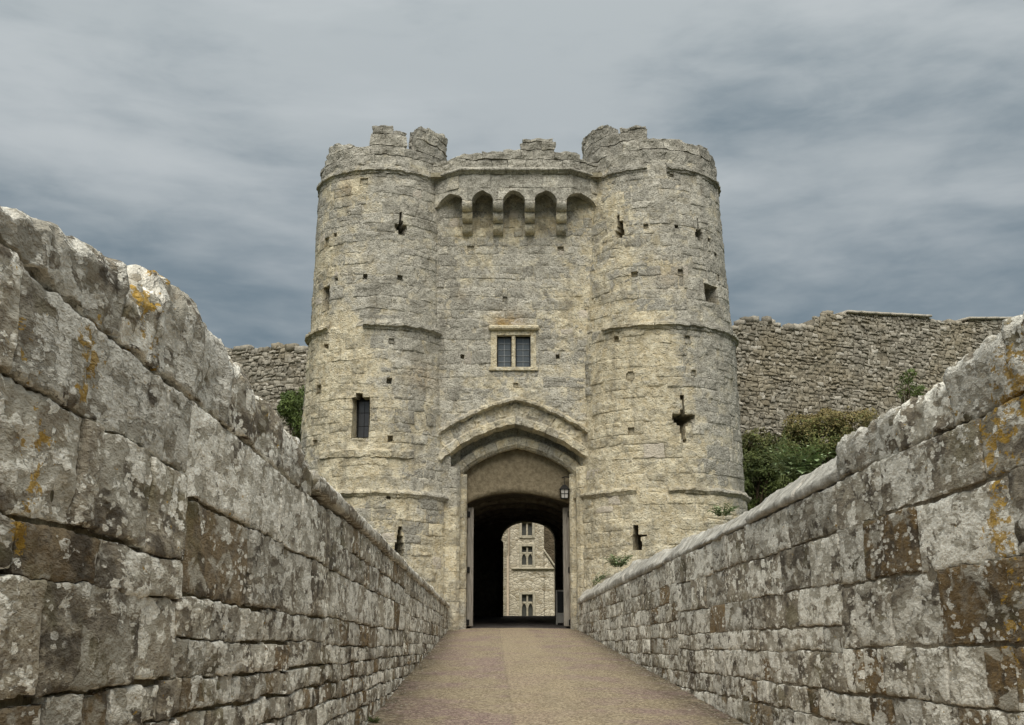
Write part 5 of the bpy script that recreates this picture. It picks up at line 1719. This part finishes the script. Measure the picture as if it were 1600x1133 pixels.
c1_, r1_ = clump([(462, 640, 16, 26), (470, 665, 16, 30), (455, 625, 12, 14), (478, 630, 14, 26), (448, 640, 10, 20)], 42.5)
shrub('ivy_bush', 'bright green bush between the left parapet and the left tower', 'bush', at3(470, 760, 42.5), c1_, r1_, 9000, 0.055, M_LEAF_G, 9)
c1_, r1_ = clump([(1418, 590, 8, 10), (1416, 606, 10, 12), (1436, 610, 8, 9), (1425, 620, 14, 10)], 46.8)
shrub('wall_shrub', 'small sapling growing on the curtain wall behind the right parapet', 'shrub', at3(1420, 660, 46.8), c1_, r1_, 1100, 0.055, M_LEAF_G, 10)


def weed(name, label, base, h, spread, n, size, mat, seed, lean=0.0):
    """herb: several stems carrying paired leaves"""
    th = thing(name, label, 'weed'); g = random.Random(seed); st = Soup(); V = []; Fc = []; T = []
    for k in range(n):
        a = g.uniform(0, 6.28); r_ = spread * g.uniform(0.3, 1.0)
        tip = np.array([base[0] + r_ * math.cos(a) + lean, base[1] + 0.5 * r_ * math.sin(a), base[2] + h * g.uniform(0.45, 1.0)])
        b0 = np.array([base[0] + 0.25 * r_ * math.cos(a), base[1] + 0.2 * r_ * math.sin(a), base[2]])
        st.add(*tube([b0, (b0 + tip) / 2 + np.array([0, 0, 0.1 * h]), tip], [0.006, 0.005, 0.002], 5))
        m = max(5, int(h / size * 1.6))
        for i in range(m):
            t = 0.2 + 0.8 * i / (m - 1); p = b0 + (tip - b0) * t + np.array([0, 0, 0.4 * h * t * (1 - t)])
            for s in (0, 1):
                w = a + 1.57 + 3.14 * s + g.uniform(-.8, .8) + i * 1.3; L = size * g.uniform(0.6, 1.2) * (1.15 - 0.5 * t)
                u = np.array([math.cos(w), math.sin(w), g.uniform(-0.3, 0.5)]); u /= np.linalg.norm(u); sd_ = np.cross(u, (0, 0, 1)); sd_ /= np.linalg.norm(sd_)
                q = len(V); V += [p, p + u * L * 0.5 + sd_ * L * 0.26, p + u * L - np.array([0, 0, 0.2 * L]), p + u * L * 0.5 - sd_ * L * 0.26]
                Fc.append((q, q + 1, q + 2, q + 3)); T += [(g.random(), 0.15 * g.random(), 0, 0)] * 4
    st.build('stems', M_STEM_G, th); make('leaves', np.array(V), Fc, mat, th, np.array(T), False)
    return th


def on_r(px, py, d=-0.3):
    s, z = PR.at(px, py); p = PR.pos(s, z, d); return p


b_ = at3(1250, 748, 11.6); weed('nettle', 'pale green nettle clump behind the right parapet coping at the broken step', b_, 0.36, 0.42, 46, 0.11, M_LEAF_N, 21)
b_ = at3(1222, 752, 12.0); weed('dried_hogweed', 'thin dry seeding plant rising behind the right parapet coping', b_, 0.62, 0.14, 6, 0.06, M_LEAF_N, 22)
b_ = at3(965, 886, 24.5); weed('wall_fern', 'small green weed rooted on the right coping near the gate', (b_[0], b_[1], b_[2]), 0.26, 0.34, 26, 0.12, M_LEAF_N, 23)
b_ = at3(1128, 806, 13.4); weed('wall_weed', 'small tuft of weeds on the right coping beside the right tower', b_, 0.14, 0.22, 16, 0.07, M_LEAF_N, 24)
b_ = (lx(12.9) + 0.08, 12.9, road_z(12.9)); weed('kerb_weed', 'tiny green weed at the foot of the left parapet, bottom of the picture', b_, 0.07, 0.10, 12, 0.035, M_LEAF_G, 25)
b_ = at3(928, 914, 31.0); weed('trailing_weed', 'thin trailing weed at the gate end of the right coping', b_, 0.42, 0.22, 10, 0.10, M_LEAF_N, 26, 0.25)

# loose grit washed against the feet of the parapets
g = np.random.default_rng(4); sp = Soup()
ico = np.array([(0, 0, 1), (0.9, 0, 0.3), (0.28, 0.85, 0.3), (-0.72, 0.53, 0.3), (-0.72, -0.53, 0.3), (0.28, -0.85, 0.3)])
icf = [(0, 1, 2), (0, 2, 3), (0, 3, 4), (0, 4, 5), (0, 5, 1)]
for k in range(900):
    yy_ = g.uniform(8, 35) ; left = g.random() < 0.45; dd_ = abs(g.normal(0, 0.16)) + 0.01
    x_ = lx(yy_) + dd_ if left else rx(yy_) - dd_
    t_ = (x_ - lx(yy_) + 0.15) / (rx(yy_) - lx(yy_) + 0.3); z_ = road_z(yy_) + 0.03 * (1 - (2 * t_ - 1) ** 2) - 0.002
    r_ = g.uniform(0.006, 0.018) * (1.6 if g.random() < 0.06 else 1); a_ = g.uniform(0, 6.28); c_, s_ = math.cos(a_), math.sin(a_)
    V = ico * np.array([1.3, 0.9, 0.7]) * r_; V = np.stack([V[:, 0] * c_ - V[:, 1] * s_, V[:, 0] * s_ + V[:, 1] * c_, V[:, 2]], -1) + np.array([x_, yy_, z_])
    sp.add(V, icf, (g.random(), 0, 0, 0.3 * g.random()))
sp.build('grit', M_CURT, None, False, kind='stuff', label='loose grit along the foot of the bridge parapets', cat='grit')
